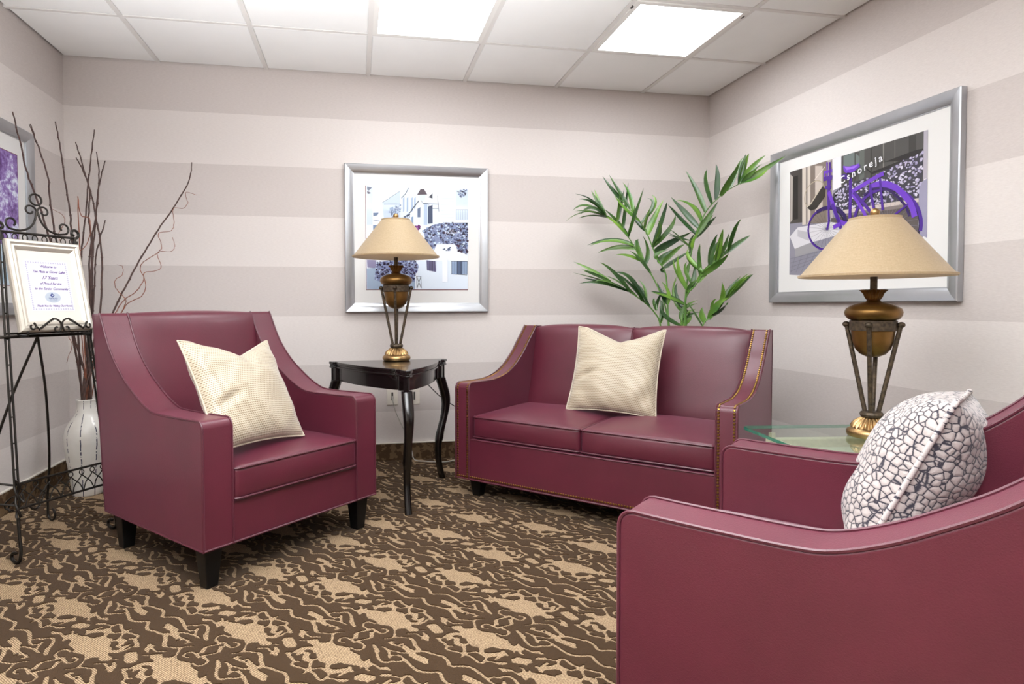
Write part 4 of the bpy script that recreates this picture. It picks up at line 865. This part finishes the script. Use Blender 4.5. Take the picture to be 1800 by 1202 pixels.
# ------------------------------------------------------------------ vase with branches
vx, vy = -.120, -.405
vs_ = thing('floor_vase', 'tall ivory ceramic floor vase with dark dashed stripes in the corner', 'vase', (vx, vy, 0))
vp = [(.070, 0), (.074, .006), (.078, .05), (.088, .13), (.098, .20), (.106, .27), (.1075, .31), (.101, .345), (.084, .378), (.062, .408), (.050, .430), (.0465, .455), (.0455, .478), (.0475, .492), (.050, .497), (.048, .500), (.043, .497), (.041, .47), (.043, .43), (.06, .39), (.09, .33), (.095, .27), (.07, .05), (.001, .03)]
ob('body', MB().lathe(vp, 56), 'vase', vs_, angle=180)
BRN = json.loads('''[["b",[[-274,-743,1884],[-267,-708,1774],[-258,-662,1620],[-225,-622,1469],[-200,-581,1313],[-170,-530,1110]]],["b",[[-277,-580,1873],[-256,-569,1791],[-222,-550,1644],[-220,-528,1515],[-213,-503,1362],[-192,-476,1176],[-168,-430,855]]],["b",[[-292,-558,1878],[-273,-552,1820],[-261,-550,1791]]],["b",[[-238,-414,1936],[-217,-413,1801],[-197,-410,1610],[-180,-409,1482],[-175,-405,1331],[-162,-399,1072]]],["b",[[-210,-253,1874],[-177,-268,1772],[-136,-287,1635],[-113,-299,1556],[-94,-311,1454],[-70,-324,1353],[-57,-342,1185],[-64,-360,962],[-103,-373,741]]],["b",[[-126,-224,1953],[-141,-241,1779],[-153,-257,1618],[-164,-279,1412],[-176,-295,1253],[-159,-318,1074],[-140,-354,796]]],["b",[[-129,-194,1839],[-111,-213,1730],[-111,-233,1589],[-117,-251,1462],[-125,-279,1255],[-118,-324,962],[-120,-357,740]]],["b",[[-95,-166,1798],[-114,-177,1714],[-126,-193,1607],[-134,-221,1442],[-152,-250,1257],[-133,-307,962],[-128,-348,740]]],["b",[[-183,-316,1777],[-145,-327,1704],[-112,-337,1604],[-117,-344,1460],[-101,-355,1294],[-111,-368,984],[-121,-378,742]]],["b",[[-59,-281,1453],[-79,-288,1368],[-103,-298,1254],[-104,-315,1119],[-109,-334,962],[-118,-362,741]]],["b",[[359,-167,1806],[346,-190,1692],[267,-213,1534],[193,-227,1414],[111,-249,1260],[42,-273,1109],[-20,-298,961],[-67,-331,794]]],["c",[[400,-233,1610],[336,-217,1626],[350,-233,1568],[328,-236,1534],[273,-227,1532],[281,-247,1448],[266,-253,1406],[198,-245,1389],[218,-262,1330],[209,-270,1289],[128,-268,1230],[110,-274,1190],[134,-292,1132],[93,-300,1063],[40,-300,1024],[-1,-307,961],[-77,-333,794]]],["c",[[282,-282,1366],[297,-295,1316],[276,-297,1287],[220,-287,1287],[204,-289,1264],[229,-307,1200],[191,-305,1177],[136,-297,1166],[151,-314,1097],[131,-323,1040],[67,-319,1006],[36,-323,961],[-60,-353,739]]],["c",[[-4,-285,1213],[30,-293,1199],[26,-301,1154],[-6,-299,1131],[-4,-308,1086],[37,-323,1040],[55,-332,1012],[36,-337,961],[-68,-359,740]]],["c",[[-245,-450,1482],[-195,-457,1453],[-187,-454,1411],[-222,-442,1348],[-175,-443,1263],[-100,-458,1284],[-65,-470,1348],[-60,-479,1432],[-101,-473,1448],[-115,-474,1482]]],["c",[[-111,-362,1117],[-122,-356,1183],[-146,-351,1194],[-155,-347,1250],[-111,-353,1283],[-101,-352,1349],[-144,-341,1405]]],["c",[[-225,-373,688],[-195,-380,787],[-210,-378,831],[-154,-389,897]]]]''')
LAB = {0: 'thin dark branch behind the easel, leftmost and leaning left', 1: 'forked dark branch left of the corner, second from the left', 3: 'straight dark branch rising just left of the room corner',
 4: 'kinked dark branch rising just right of the room corner', 5: 'tall dark branch, highest of the central cluster', 6: 'straight dark branch right of the tallest in the cluster', 7: 'short-tipped dark branch at the right of the cluster',
 8: 'thin dark branch with a hooked tip, left in the cluster', 9: 'lowest dark branch at the right of the cluster', 10: 'long dark branch slanting far right over the left armchair',
 11: 'curly copper willow twig climbing along the long slanting branch', 12: 'curly copper willow twig with a wavy arm below the slanting branch', 13: 'short curly copper twig just above the left armchair back',
 14: 'curly twig looping above the easel right corner', 15: 'curly copper twig twisting inside the branch cluster', 16: 'short copper twig in the vase mouth by the sign'}
rnd = random.Random(12); blist = {}
for i, (kind, pts) in enumerate(BRN):
    P = [Vector(p)/1000 for p in pts]
    if i == 15: continue
    if i == 2:
        tw = ob('twig', MB().tube(crom(P, 4), .0018, 6), 'twig', blist[1]); continue
    a = rnd.uniform(0, 6.28); rr = rnd.uniform(.0, .026)
    P = [p for p in P if not (p.z < .60)]
    P += [Vector((vx+rr*math.cos(a), vy+rr*math.sin(a), .49)), Vector((vx-rr*math.cos(a)*1.3, vy-rr*math.sin(a)*1.3, .05))]
    Q = crom(P, 6); n_ = len(Q)
    for j in range(1, n_-8): Q[j] += Vector((rnd.gauss(0, .0012), rnd.gauss(0, .0012), 0))
    if kind == 'b': rad = [.0026+.0032*(j/n_)**.7 for j in range(n_)]
    else: rad = [.0012+.0016*(j/n_) for j in range(n_)]
    mb = MB().tube(Q, rad, 7)
    if kind == 'b':
        for j in range(4, n_-8, 5): mb.ball(Q[j], rad[j]*1.5, 6, 4)
    blist[i] = ob('branch' if kind == 'b' else 'willow_twig', mb, 'twig' if kind == 'b' else 'copper_twig', label=LAB[i], cat='branch')

# ------------------------------------------------------------------ palm behind the loveseat
PALM = json.loads('''[[[[3112,-430,860],[3073,-423,944],[3016,-408,1003],[2923,-381,1072],[2821,-350,1132]],[[2821,-350,1127,2703,-304,1208,2611,-267,1256,10],[2793,-341,1142,2714,-329,1182,2646,-315,1207,8],[2886,-369,1082,2742,-312,1148,2610,-257,1190,11],[2868,-363,1090,2762,-315,1133,2672,-276,1156,9],[2923,-381,1067,2757,-378,1121,2614,-361,1119,10],[2941,-388,1077,2817,-407,1184,2727,-411,1244,12],[2978,-399,1057,2891,-334,1123,2817,-284,1170,10],[3011,-408,1028,2918,-415,1150,2821,-398,1184,14],[3061,-424,998,2964,-429,1091,2904,-433,1163,10],[3051,-422,1018,3037,-364,1093,3014,-322,1144,7],[3033,-416,1023,2910,-385,1131,2818,-356,1191,12]]],[[[3162,-447,855],[3138,-408,1023],[3089,-367,1163],[3025,-342,1273],[2962,-316,1395],[2898,-291,1487],[2824,-263,1554]],[[2824,-264,1534,2701,-223,1572,2586,-187,1517,8],[2815,-259,1574,2717,-208,1617,2639,-171,1590,10],[2824,-263,1569,2735,-271,1626,2642,-265,1646,10],[2829,-264,1579,2778,-229,1644,2749,-206,1713,10],[2852,-274,1528,2764,-199,1577,2668,-137,1591,10],[2953,-312,1415,2880,-281,1518,2816,-255,1590,15],[2989,-326,1364,2861,-253,1395,2730,-190,1368,15],[3006,-333,1329,2895,-274,1350,2787,-224,1318,13],[3025,-343,1243,2932,-360,1291,2846,-364,1294,8],[3053,-352,1243,3015,-306,1346,3019,-285,1399,12],[3057,-354,1243,3067,-344,1324,3043,-326,1420,12],[3089,-366,1191,3006,-359,1272,2946,-352,1321,10],[2957,-314,1420,2977,-372,1557,3004,-414,1698,13],[2927,-302,1466,2952,-264,1592,2983,-241,1764,10],[2898,-290,1507,2908,-294,1597,2927,-300,1708,10]]],[[[3157,-445,855],[3161,-415,1102],[3150,-403,1201],[3110,-387,1271],[3056,-364,1421],[3002,-342,1522],[2948,-320,1594],[2907,-305,1640]],[[2907,-305,1620,2873,-246,1714,2828,-198,1808,13],[2948,-321,1584,2903,-276,1700,2854,-239,1811,13],[2986,-334,1573,2973,-277,1682,2949,-233,1765,12],[2993,-339,1492,2925,-325,1582,2858,-307,1673,12],[3038,-357,1432,3017,-312,1497,2985,-275,1561,12],[3046,-359,1461,3045,-363,1520,3071,-375,1588,10],[3083,-370,1530,3121,-329,1607,3118,-291,1683,11],[3034,-356,1402,3113,-335,1526,3182,-326,1649,18],[3097,-380,1361,3122,-432,1522,3131,-464,1610,12],[3129,-391,1360,3106,-424,1435,3085,-443,1500,11],[3147,-397,1370,3168,-436,1454,3187,-462,1534,13],[3060,-368,1307,3208,-363,1374,3333,-401,1440,19],[3055,-368,1250,3107,-393,1300,3168,-418,1329,12],[3062,-372,1207,3153,-387,1287,3265,-425,1354,16],[3150,-402,1246,3198,-441,1317,3238,-483,1353,12],[3146,-401,1209,3218,-425,1265,3286,-478,1320,12],[3086,-382,1167,3122,-407,1206,3171,-433,1219,9],[3165,-429,1003,3160,-437,1062,3118,-425,1131,11],[3119,-414,998,3132,-400,1062,3115,-379,1128,11]]],[[[3241,-489,856],[3248,-481,1032],[3275,-493,1294],[3302,-517,1428],[3336,-547,1540],[3387,-599,1619],[3435,-651,1667],[3488,-710,1699]],[[3297,-512,1417,3252,-399,1520,3199,-346,1616,16],[3310,-524,1456,3260,-441,1554,3197,-388,1654,16],[3322,-535,1493,3302,-442,1594,3251,-358,1641,15],[3339,-551,1539,3320,-469,1688,3290,-397,1818,14],[3363,-574,1589,3366,-494,1723,3393,-465,1817,13],[3377,-589,1622,3395,-576,1737,3396,-555,1827,14],[3393,-606,1627,3414,-683,1716,3432,-739,1796,15],[3424,-638,1669,3477,-633,1766,3518,-634,1852,13],[3454,-670,1715,3514,-655,1800,3553,-643,1876,14],[3465,-684,1704,3539,-695,1783,3606,-723,1849,14],[3477,-697,1686,3516,-729,1747,3554,-764,1786,12],[3488,-710,1702,3570,-767,1759,3648,-835,1819,14],[3477,-698,1677,3508,-785,1699,3533,-849,1745,13],[3312,-528,1386,3361,-523,1467,3412,-539,1519,12],[3309,-524,1408,3346,-548,1502,3394,-587,1602,15],[3279,-496,1314,3276,-526,1378,3289,-560,1427,11],[3277,-494,1328,3187,-480,1391,3092,-480,1440,7],[3272,-488,1368,3248,-407,1400,3202,-362,1434,8],[3280,-499,1304,3297,-436,1358,3336,-422,1420,10]]],[[[3247,-494,856],[3232,-517,1031],[3265,-568,1107],[3300,-612,1191],[3350,-664,1254],[3386,-702,1297]],[[3268,-579,1154,3290,-550,1261,3309,-534,1354,15],[3304,-614,1243,3321,-644,1320,3339,-671,1397,14],[3330,-642,1260,3335,-702,1343,3332,-736,1419,14],[3350,-664,1254,3361,-709,1324,3368,-737,1394,10],[3322,-634,1241,3379,-649,1302,3430,-673,1370,15],[3371,-686,1285,3451,-711,1344,3508,-732,1386,13],[3386,-701,1334,3380,-771,1409,3382,-824,1456,10],[3269,-575,1121,3326,-620,1209,3392,-677,1286,16],[3297,-609,1158,3321,-709,1222,3340,-781,1276,15],[3246,-543,1084,3268,-544,1156,3277,-527,1229,13],[3226,-523,1087,3183,-519,1185,3173,-526,1288,12],[3225,-531,1132,3241,-489,1187,3263,-469,1252,10],[3244,-551,1227,3264,-494,1265,3288,-466,1316,14],[3230,-521,1060,3246,-547,1108,3276,-584,1135,10]]],[[[3312,-562,858],[3358,-590,916],[3412,-618,1002],[3453,-635,1077]],[[3421,-620,1025,3480,-688,1104,3521,-742,1164,12],[3424,-615,1047,3447,-691,1104,3479,-762,1167,10],[3388,-608,959,3446,-614,1068,3508,-644,1156,11],[3386,-598,978,3388,-656,1039,3375,-668,1111,13],[3347,-583,901,3374,-630,992,3405,-686,1025,17],[3345,-568,939,3362,-582,992,3382,-603,1023,9],[3323,-566,877,3324,-533,925,3337,-519,973,18],[3355,-587,916,3378,-656,954,3396,-695,1006,15],[3307,-554,862,3263,-557,935,3224,-541,1007,10]]],[[[3230,-477,856],[3242,-463,963],[3259,-470,1002]],[[3241,-455,993,3153,-430,1042,3058,-405,1072,13],[3194,-434,978,3239,-381,1053,3270,-342,1127,10],[3174,-433,948,3221,-384,1043,3262,-345,1165,8],[3126,-434,855,3126,-433,934,3132,-430,1013,12],[3168,-444,880,3239,-468,953,3303,-526,997,12],[3186,-455,855,3253,-483,914,3314,-536,944,9],[3268,-516,857,3273,-484,914,3260,-441,973,13],[3095,-403,958,3112,-387,1013,3157,-382,1083,12],[3098,-405,953,3091,-386,1003,3095,-378,1028,10],[3114,-426,875,3135,-404,953,3136,-381,1023,12]]]]''')
px_, py_ = 3.218, -.468
palm = thing('potted_palm', 'tall green palm with long narrow leaflets in the corner behind the loveseat', 'plant', (0, 0, 0))
ob('pot', MB().lathe([(.10, 0), (.11, .005), (.14, .28), (.15, .285), (.15, .32), (.135, .32), (.13, .27), (.001, .27)], 40, (px_, py_, 0)), 'pot', palm)
ob('soil', MB().lathe([(.128, .285), (.07, .295), (.001, .30)], 32, (px_, py_, 0)), 'soil', palm)
rnd = random.Random(21)
def leaflet(B, Mi, T, wd):
    mb = MB(); n_ = 8
    pts = [B*(1-t)**2 + Mi*2*t*(1-t) + T*t*t for t in [i/n_ for i in range(n_+1)]]
    Mq = Mi*2 - (B+T)*.5
    pts = [B*(1-t)**2 + Mq*2*t*(1-t) + T*t*t for t in [i/n_ for i in range(n_+1)]]
    nr = Vector((rnd.uniform(-.7, .4), -1+rnd.uniform(-.1, .5), rnd.uniform(.1, 1.0))).normalized()
    for i, p in enumerate(pts):
        t = i/n_; tg = (pts[min(i+1, n_)]-pts[max(i-1, 0)]).normalized()
        sd = tg.cross(nr); sd = sd.normalized() if sd.length > 1e-4 else tg.orthogonal(); up = sd.cross(tg)
        h = wd*(math.sin(PI*min(1, .05+t*.95)**.62)**.85)*.0112 + .0005
        if i == n_: h = .0003
        mb.v += [tuple(p-sd*h+up*h*.35), tuple(p), tuple(p+sd*h+up*h*.35)]
        if i:
            o = 3*(i-1); mb.f += [(o, o+1, o+4, o+3), (o+1, o+2, o+5, o+4)]
    return mb
for st, lf in PALM:
    P = [Vector(p)/1000 for p in st]
    base = Vector((px_+rnd.uniform(-.05, .05), py_+rnd.uniform(-.05, .05), .29))
    Q = crom([base, base*.4+P[0]*.6+Vector((0, 0, -.05))] + P, 6)
    f = ob('frond', MB().tube(Q, [.0065-.0045*i/(len(Q)-1) for i in range(len(Q))], 7), 'stem', palm)
    for l in lf:
        B, Mi, T = [Vector(l[k:k+3])/1000 for k in (0, 3, 6)]
        near = min(Q, key=lambda q_: (q_-B).length)
        if (near-B).length < .12: B = near
        ob('leaflet', leaflet(B, Mi, T, l[9]/10), 'leaf', f, angle=180)
        if rnd.random() < .38:          # a second, half hidden leaflet beside it
            dv = Vector((rnd.uniform(-.035, .035), rnd.uniform(-.06, .05), rnd.uniform(-.035, .035)))
            T2 = B+(T-B)*rnd.uniform(.75, 1.0)+dv; T2.x = min(T2.x, 3.66); T2.y = min(T2.y, -.02)
            ob('leaflet', leaflet(B, B+(Mi-B)*.95+dv*.5, T2, l[9]/10*rnd.uniform(.7, 1)), 'leaf', f, angle=180)

# ------------------------------------------------------------------ wrought iron easel with the welcome sign
ez = math.atan2(.838, .545)
ea = thing('easel', 'black wrought-iron scroll easel at the left holding the welcome sign', 'easel', (.02, -1.36, 0), ez)
LEAN, SPL = .13, .039
def E(s_, z, fwd=0): return (s_, LEAN*z - fwd, z)             # easel plane: s across, z up, fwd toward the viewer
def sl(z): return SPL*z
def sr(z): return .400-SPL*z
for side in (0, 1):
    fn = sl if side == 0 else sr
    sgn = 1 if side == 0 else -1
    lb = MB()
    for off in (-.006, .008):
        lb.tube([E(fn(z)+off, z) for z in (.30, .5, .7, .9, 1.1, 1.27)], .0042, 8)
    for k in range(9): z = .36+.1*k; lb.tube([E(fn(z)-.006, z), E(fn(z)+.008, z)], .003, 6)
    for k in (0, PI):
        lb.tube([E(fn(z)+.006*math.cos(z*55+k)+.001, z, .006*math.sin(z*55+k)) for z in [.18+.14*i/24 for i in range(25)]], .0048, 8)
    ft = [E(fn(.18), .18), E(fn(.12), .12), E(fn(.06), .06, .004)]
    cx, cz, r0 = fn(0)-sgn*.0, .030, .030
    curl = [(fn(0), LEAN*.03+.030-.030*math.cos(a)*(1-.45*i/14), .0300+.0245*math.sin(a)*(1-.45*i/14)) for i, a in [(i, -.2-PI*1.55*i/14) for i in range(15)]]
    lb.tube(crom(ft+curl, 3), .0062, 8)
    ob('leg', lb, 'iron', ea)
# rear legs: two rods from one joint, ending in a scroll
for (s_, b_, curl) in ((.02, .52, 0), (.36, .47, 1)):
    pts = [(.150, LEAN*.865, .865), (.150*.6+s_*.4, .20, .62), (.150*.25+s_*.75, .30, .32), (s_, .40, .12)]
    pts = crom(pts, 6) + [(s_, .40-.028+.028*math.cos(a)*(1-.03*i), .040-.032*math.sin(a)*(1-.03*i)) for i, a in [(i, .2+PI*1.35*i/10) for i in range(11)]]
    ob('rear_leg', MB().tube(pts, .0052, 8), 'iron', ea)
# crossbar under the sign
ZB = .868
ob('crossbar', MB().tube([E(sl(ZB)-.05, ZB, .006), E(sr(ZB)+.008, ZB, .006)], .0065, 8).tube([E(sl(ZB), ZB+.012, .0), E(sr(ZB), ZB+.012, .0)], .0045, 8), 'iron', ea)
# shelf hooks and front scroll holding the frame
for s_ in (.075, .335):
    hk = MB()
    hk.tube(crom([E(s_, ZB+.004), E(s_, ZB+.002, .05), E(s_, ZB+.006, .062), E(s_, ZB+.02, .064)], 4), .0045, 8)
    ob('shelf_hook', hk, 'iron', ea)
sc = MB()
def sf(pts): return [E(.205+x*.9, ZB+.012+z, .072) for x, z in pts]
lf_ = spiral((-.128, .028), .006, .016, 2.2, 2.2+5.2, 14)
pth = lf_[::1] + [(-.10, .016), (-.07, .036), (-.035, .056), (-.012, .050), (-.002, .034), (-.006, .014)] + spiral((-.022, .016), .016, .006, -.3, -5.2, 12)
sc.tube(sf([(v.x, v.y) for v in crom([(a, b, 0) for a, b in pth], 2)]), .0038, 8)
pth2 = [(-x, z) for x, z in pth]
sc.tube(sf([(v.x, v.y) for v in crom([(a, b, 0) for a, b in pth2], 2)]), .0038, 8)
for sgn in (-1, 1):
    for k in (0, PI): sc.tube(sf([(sgn*(.10-.065*i/20), .016+.040*i/20) for i in range(21)]) if False else [E(.205+.9*sgn*(.10-.065*i/20), ZB+.012+.016+.040*i/20+.0035*math.cos(i*1.1+k), .072+.0035*math.sin(i*1.1+k)) for i in range(21)], .0024, 6)
ob('front_scroll', sc, 'iron', ea)
# crest
cr_ = MB(); ZT = 1.283
cr_.tube([E(sl(ZT)-.004, ZT), E(sr(ZT)+.004, ZT)], .0052, 8)
cm = .200
for k in range(8):
    s_ = sl(ZT)+.014+(sr(ZT)-sl(ZT)-.028)*k/7
    cr_.tube([E(s_+.0105*math.cos(a), ZT-.019+.0135*math.sin(a)) for a in [2*PI*i/14 for i in range(14)]], .0022, 6, True)
ob('crest_rail', cr_, 'iron', ea)
cs2 = MB()
for sgn in (-1, 1):
    p = [(cm+sgn*x, ZT+z) for x, z in [(.004, .094), (.008, .070), (.020, .043), (.042, .021), (.074, .010), (.100, .012)]]
    p += [(cm+sgn*(.104+.026*math.sin(a)*(1-.55*a/5.6)), ZT+.038-.026*math.cos(a)*(1-.55*a/5.6)) for a in [.4*i for i in range(1, 15)]]
    cs2.tube([E(a_, b_) for a_, b_ in [(v.x, v.y) for v in crom([(a, b, 0) for a, b in p], 2)]], .0042, 8)
    p = [(cm+sgn*x, ZT+z) for x, z in [(.004, .078), (.002, .098), (.010, .113), (.026, .118)]]
    p += [(cm+sgn*(.028+.019*math.sin(a)*(1-.45*a/5)), ZT+.099+.019*math.cos(a)*(1-.45*a/5)) for a in [.4*i for i in range(1, 12)]]
    cs2.tube([E(a_, b_) for a_, b_ in [(v.x, v.y) for v in crom([(a, b, 0) for a, b in p], 2)]], .0038, 8)
cs2.tube([E(cm+.024*math.cos(a), ZT+.146+.023*math.sin(a)) for a in [2*PI*i/24 for i in range(24)]], .0040, 8, True)
ob('crest_scroll', cs2, 'iron', ea)
for sgn, s0 in ((-1, sl(ZT)), (1, sr(ZT))):
    p = [(s0, ZT-.035), (s0, ZT)] + [(s0+sgn*(.020+.021*math.sin(a)*(1-.55*a/6)-.021+.002), ZT+.020-.021*math.cos(a)*(1-.55*a/6)) for a in [.5*i for i in range(0, 13)]]
    es = MB().tube([E(a_, b_) for a_, b_ in [(v.x, v.y) for v in crom([(a, b, 0) for a, b in p], 2)]], .0058, 8)
    ob('end_scroll', es, 'iron', ea)
# lattice rail between the front legs
Z1, Z2 = .305, .212
rl = MB().tube([E(sl(Z1), Z1), E(sr(Z1), Z1)], .0048, 8).tube([E(sl(Z2), Z2), E(sr(Z2), Z2)], .0048, 8)
nn = 8; sw_ = (sr(Z1)-sl(Z1))/nn
for k in range(nn):
    s0 = sl(Z1)+sw_*(k+.5)
    rl.tube([E(s0+.010*math.cos(a), Z1-.016+.010*math.sin(a)) for a in [2*PI*i/12 for i in range(12)]], .0021, 6, True)
    for sgn in (-1, 1):
        rl.tube([E(a_, b_) for a_, b_ in [(v.x, v.y) for v in crom([(s0, Z1-.026, 0), (s0+sgn*.012, Z1-.040, 0), (s0+sgn*.034, Z1-.062, 0), (s0+sgn*.046, Z2, 0)], 4)] if sl(Z1) < a_ < sr(Z1)], .0023, 6)
ob('lattice_rail', rl, 'iron', ea)
br = MB()
for zz, out in ((.300, .10), (.225, .12)):
    for (s_, s1, o_) in ((sl(zz), .035, -1),):
        br.tube(crom([E(s_, zz), (s_+o_*out*.6, .14, zz+.02), (s_+o_*out*.5, .25, zz+.02), (s1, .34, zz-.02)], 6), .0042, 8)
for s_ in (.045,):
    for sgn in (-1, 1): br.tube(crom([(s_, LEAN*.22+.02, .225), (s_+sgn*.012, LEAN*.22+.05, .25), (s_+sgn*.02, LEAN*.2+.10, .22), (s_+sgn*.006, LEAN*.2+.13, .19), (s_-sgn*.006, LEAN*.2+.10, .18)], 5), .0034, 8)
ob('side_brace', br, 'iron', ea)
chn = MB(); p0 = Vector(E(.05, .215)); p1 = Vector((.345, .385, .17)); n_ = 30
for k in range(n_):
    t = (k+.5)/n_; c = p0.lerp(p1, t)+Vector((0, 0, -.05*4*t*(1-t))); tg = ((p1-p0)+Vector((0, 0, -.05*4*(1-2*t)))).normalized()
    u = tg.orthogonal().normalized(); u2 = tg.cross(u)
    if k % 2: u = u2
    chn.tube([c+tg*.0095*math.cos(a)+u*.0045*math.sin(a) for a in [2*PI*i/8 for i in range(8)]], .0014, 5, True)
ob('chain', chn, 'iron', ea, kind='stuff')

# the sign
sgn_l = thing('welcome_sign', 'pearl-framed welcome sign with purple script on the iron easel', 'sign', (0, 0, 0))
SW, SH = .300, .378
o3 = Vector((.02, -1.36, 0)); ex = Vector((.545, .838, 0)).normalized(); eb = Vector((-.838, .545, 0)).normalized()
base = o3 + ex*.203 + eb*(LEAN*.885-.042) + Vector((0, 0, .884))
tl = math.radians(13.5); up = Vector((0, 0, 1))*math.cos(tl)+eb*math.sin(tl); bk = ex.cross(up)*-1
bk = up.cross(ex)*-1 if up.cross(ex).dot(eb) < 0 else up.cross(ex)
Ms = Matrix((ex, bk, up)).transposed().to_4x4(); Ms.translation = base; sgn_l.matrix_world = Ms
fw = .042; prof = [(0, -.002), (0, .014), (.004, .020), (.014, .022), (.019, .018), (.021, .0165), (.028, .018), (.034, .014), (.038, .010), (fw, .006), (fw, -.002)]
cor = [(-SW/2, 0), (SW/2, 0), (SW/2, SH), (-SW/2, SH)]; sg = [(1, 1), (-1, 1), (-1, -1), (1, -1)]
for k in range(4):
    mb = MB(); k2 = (k+1) % 4; n_ = len(prof)
    for (c, s_) in ((cor[k], sg[k]), (cor[k2], sg[k2])):
        for (i_, h) in prof: mb.v.append((c[0]+s_[0]*i_, -h, c[1]+s_[1]*i_))
    for i in range(n_-1): mb.f.append((i, i+n_, i+n_+1, i+1))
    mb.f.append(tuple(range(n_))); mb.f.append(tuple(reversed(range(n_, 2*n_))))
    ob('frame_rail', mb, 'signframe', sgn_l, angle=25)
ob('backing', MB().box(-SW/2+.004, SW/2-.004, -.001, .006, .004, SH-.004), 'slot', sgn_l, smooth=False)
ob('mat_board', MB().box(-SW/2+fw-.002, SW/2-fw+.002, -.006, -.002, fw-.002, SH-fw+.002), 'mat_cream', sgn_l, smooth=False)
pw, pz0, pz1 = .087, .084, .296
ob('paper', MB().box(-pw, pw, -.0066, -.0055, pz0, pz1), 'paper', sgn_l, smooth=False, label='white printed sheet')
bd = MB()
def bead(x, z):
    bd.box(x-.0026, x+.0026, -.0069, -.0065, z-.0022, z-.0006); bd.box(x-.0026, x-.0012, -.0069, -.0065, z-.0022, z+.0026); bd.box(x-.0026, x+.0020, -.0069, -.0065, z+.0014, z+.0026)
for k in range(17):
    x = -pw+.007+(2*pw-.014)*k/16; bead(x, pz1-.008); bead(x, pz0+.008)
for k in range(1, 22):
    z = pz0+.008+(pz1-pz0-.016)*k/22; bead(-pw+.007, z); bead(pw-.007, z)
ob('border', bd, 'border', sgn_l, smooth=False, kind='stuff')
for tx, z, size in (('Welcome to', .272, .0145), ('The Plaza at Clover Lake', .250, .0145), ('17 Years', .225, .0200), ('of Proud Service', .200, .0145), ('to the Senior Community', .178, .0145), ('Thank You for Visiting Our Home', .106, .0112)):
    text('lettering', tx, size, 'ink', sgn_l, Matrix.Translation((0.004, -.0068, z)) @ RX90, shear=.42, space=.92, bold=.00035)
em = ob('emblem', MB().add([], []) and None or MB().prism_z([(.032*math.cos(2*PI*k/36), .0225*math.sin(2*PI*k/36)) for k in range(36)], 0, .0004), 'emblem', sgn_l, smooth=False, label='oval silver seal with a blue diamond')
em.matrix_local = Matrix.Translation((.004, -.0066, .142)) @ RX90
dm = ob('diamond', MB().prism_z([(.0095, 0), (0, .0095), (-.0095, 0), (0, -.0095)], 0, .0003), 'ink_blue', em, smooth=False); dm.location = (-.002, .0085, .0004)
dm2 = ob('diamond', MB().prism_z([(.0035, 0), (0, .0035), (-.0035, 0), (0, -.0035)], 0, .0003), 'emblem', em, smooth=False); dm2.location = (-.001, .0085, .0008)
text('lettering', 'THE PLAZA', .0072, 'ink_blue', em, Matrix.Translation((0, -.005, .0006)), bold=.0002)
text('lettering', 'AT CLOVER LAKE', .0038, 'ink_blue', em, Matrix.Translation((0, -.0105, .0006)))
text('lettering', 'SENIOR COMMUNITY', .0034, 'ink_blue', em, Matrix.Translation((0, -.0150, .0006)))
bpy.context.view_layer.update()
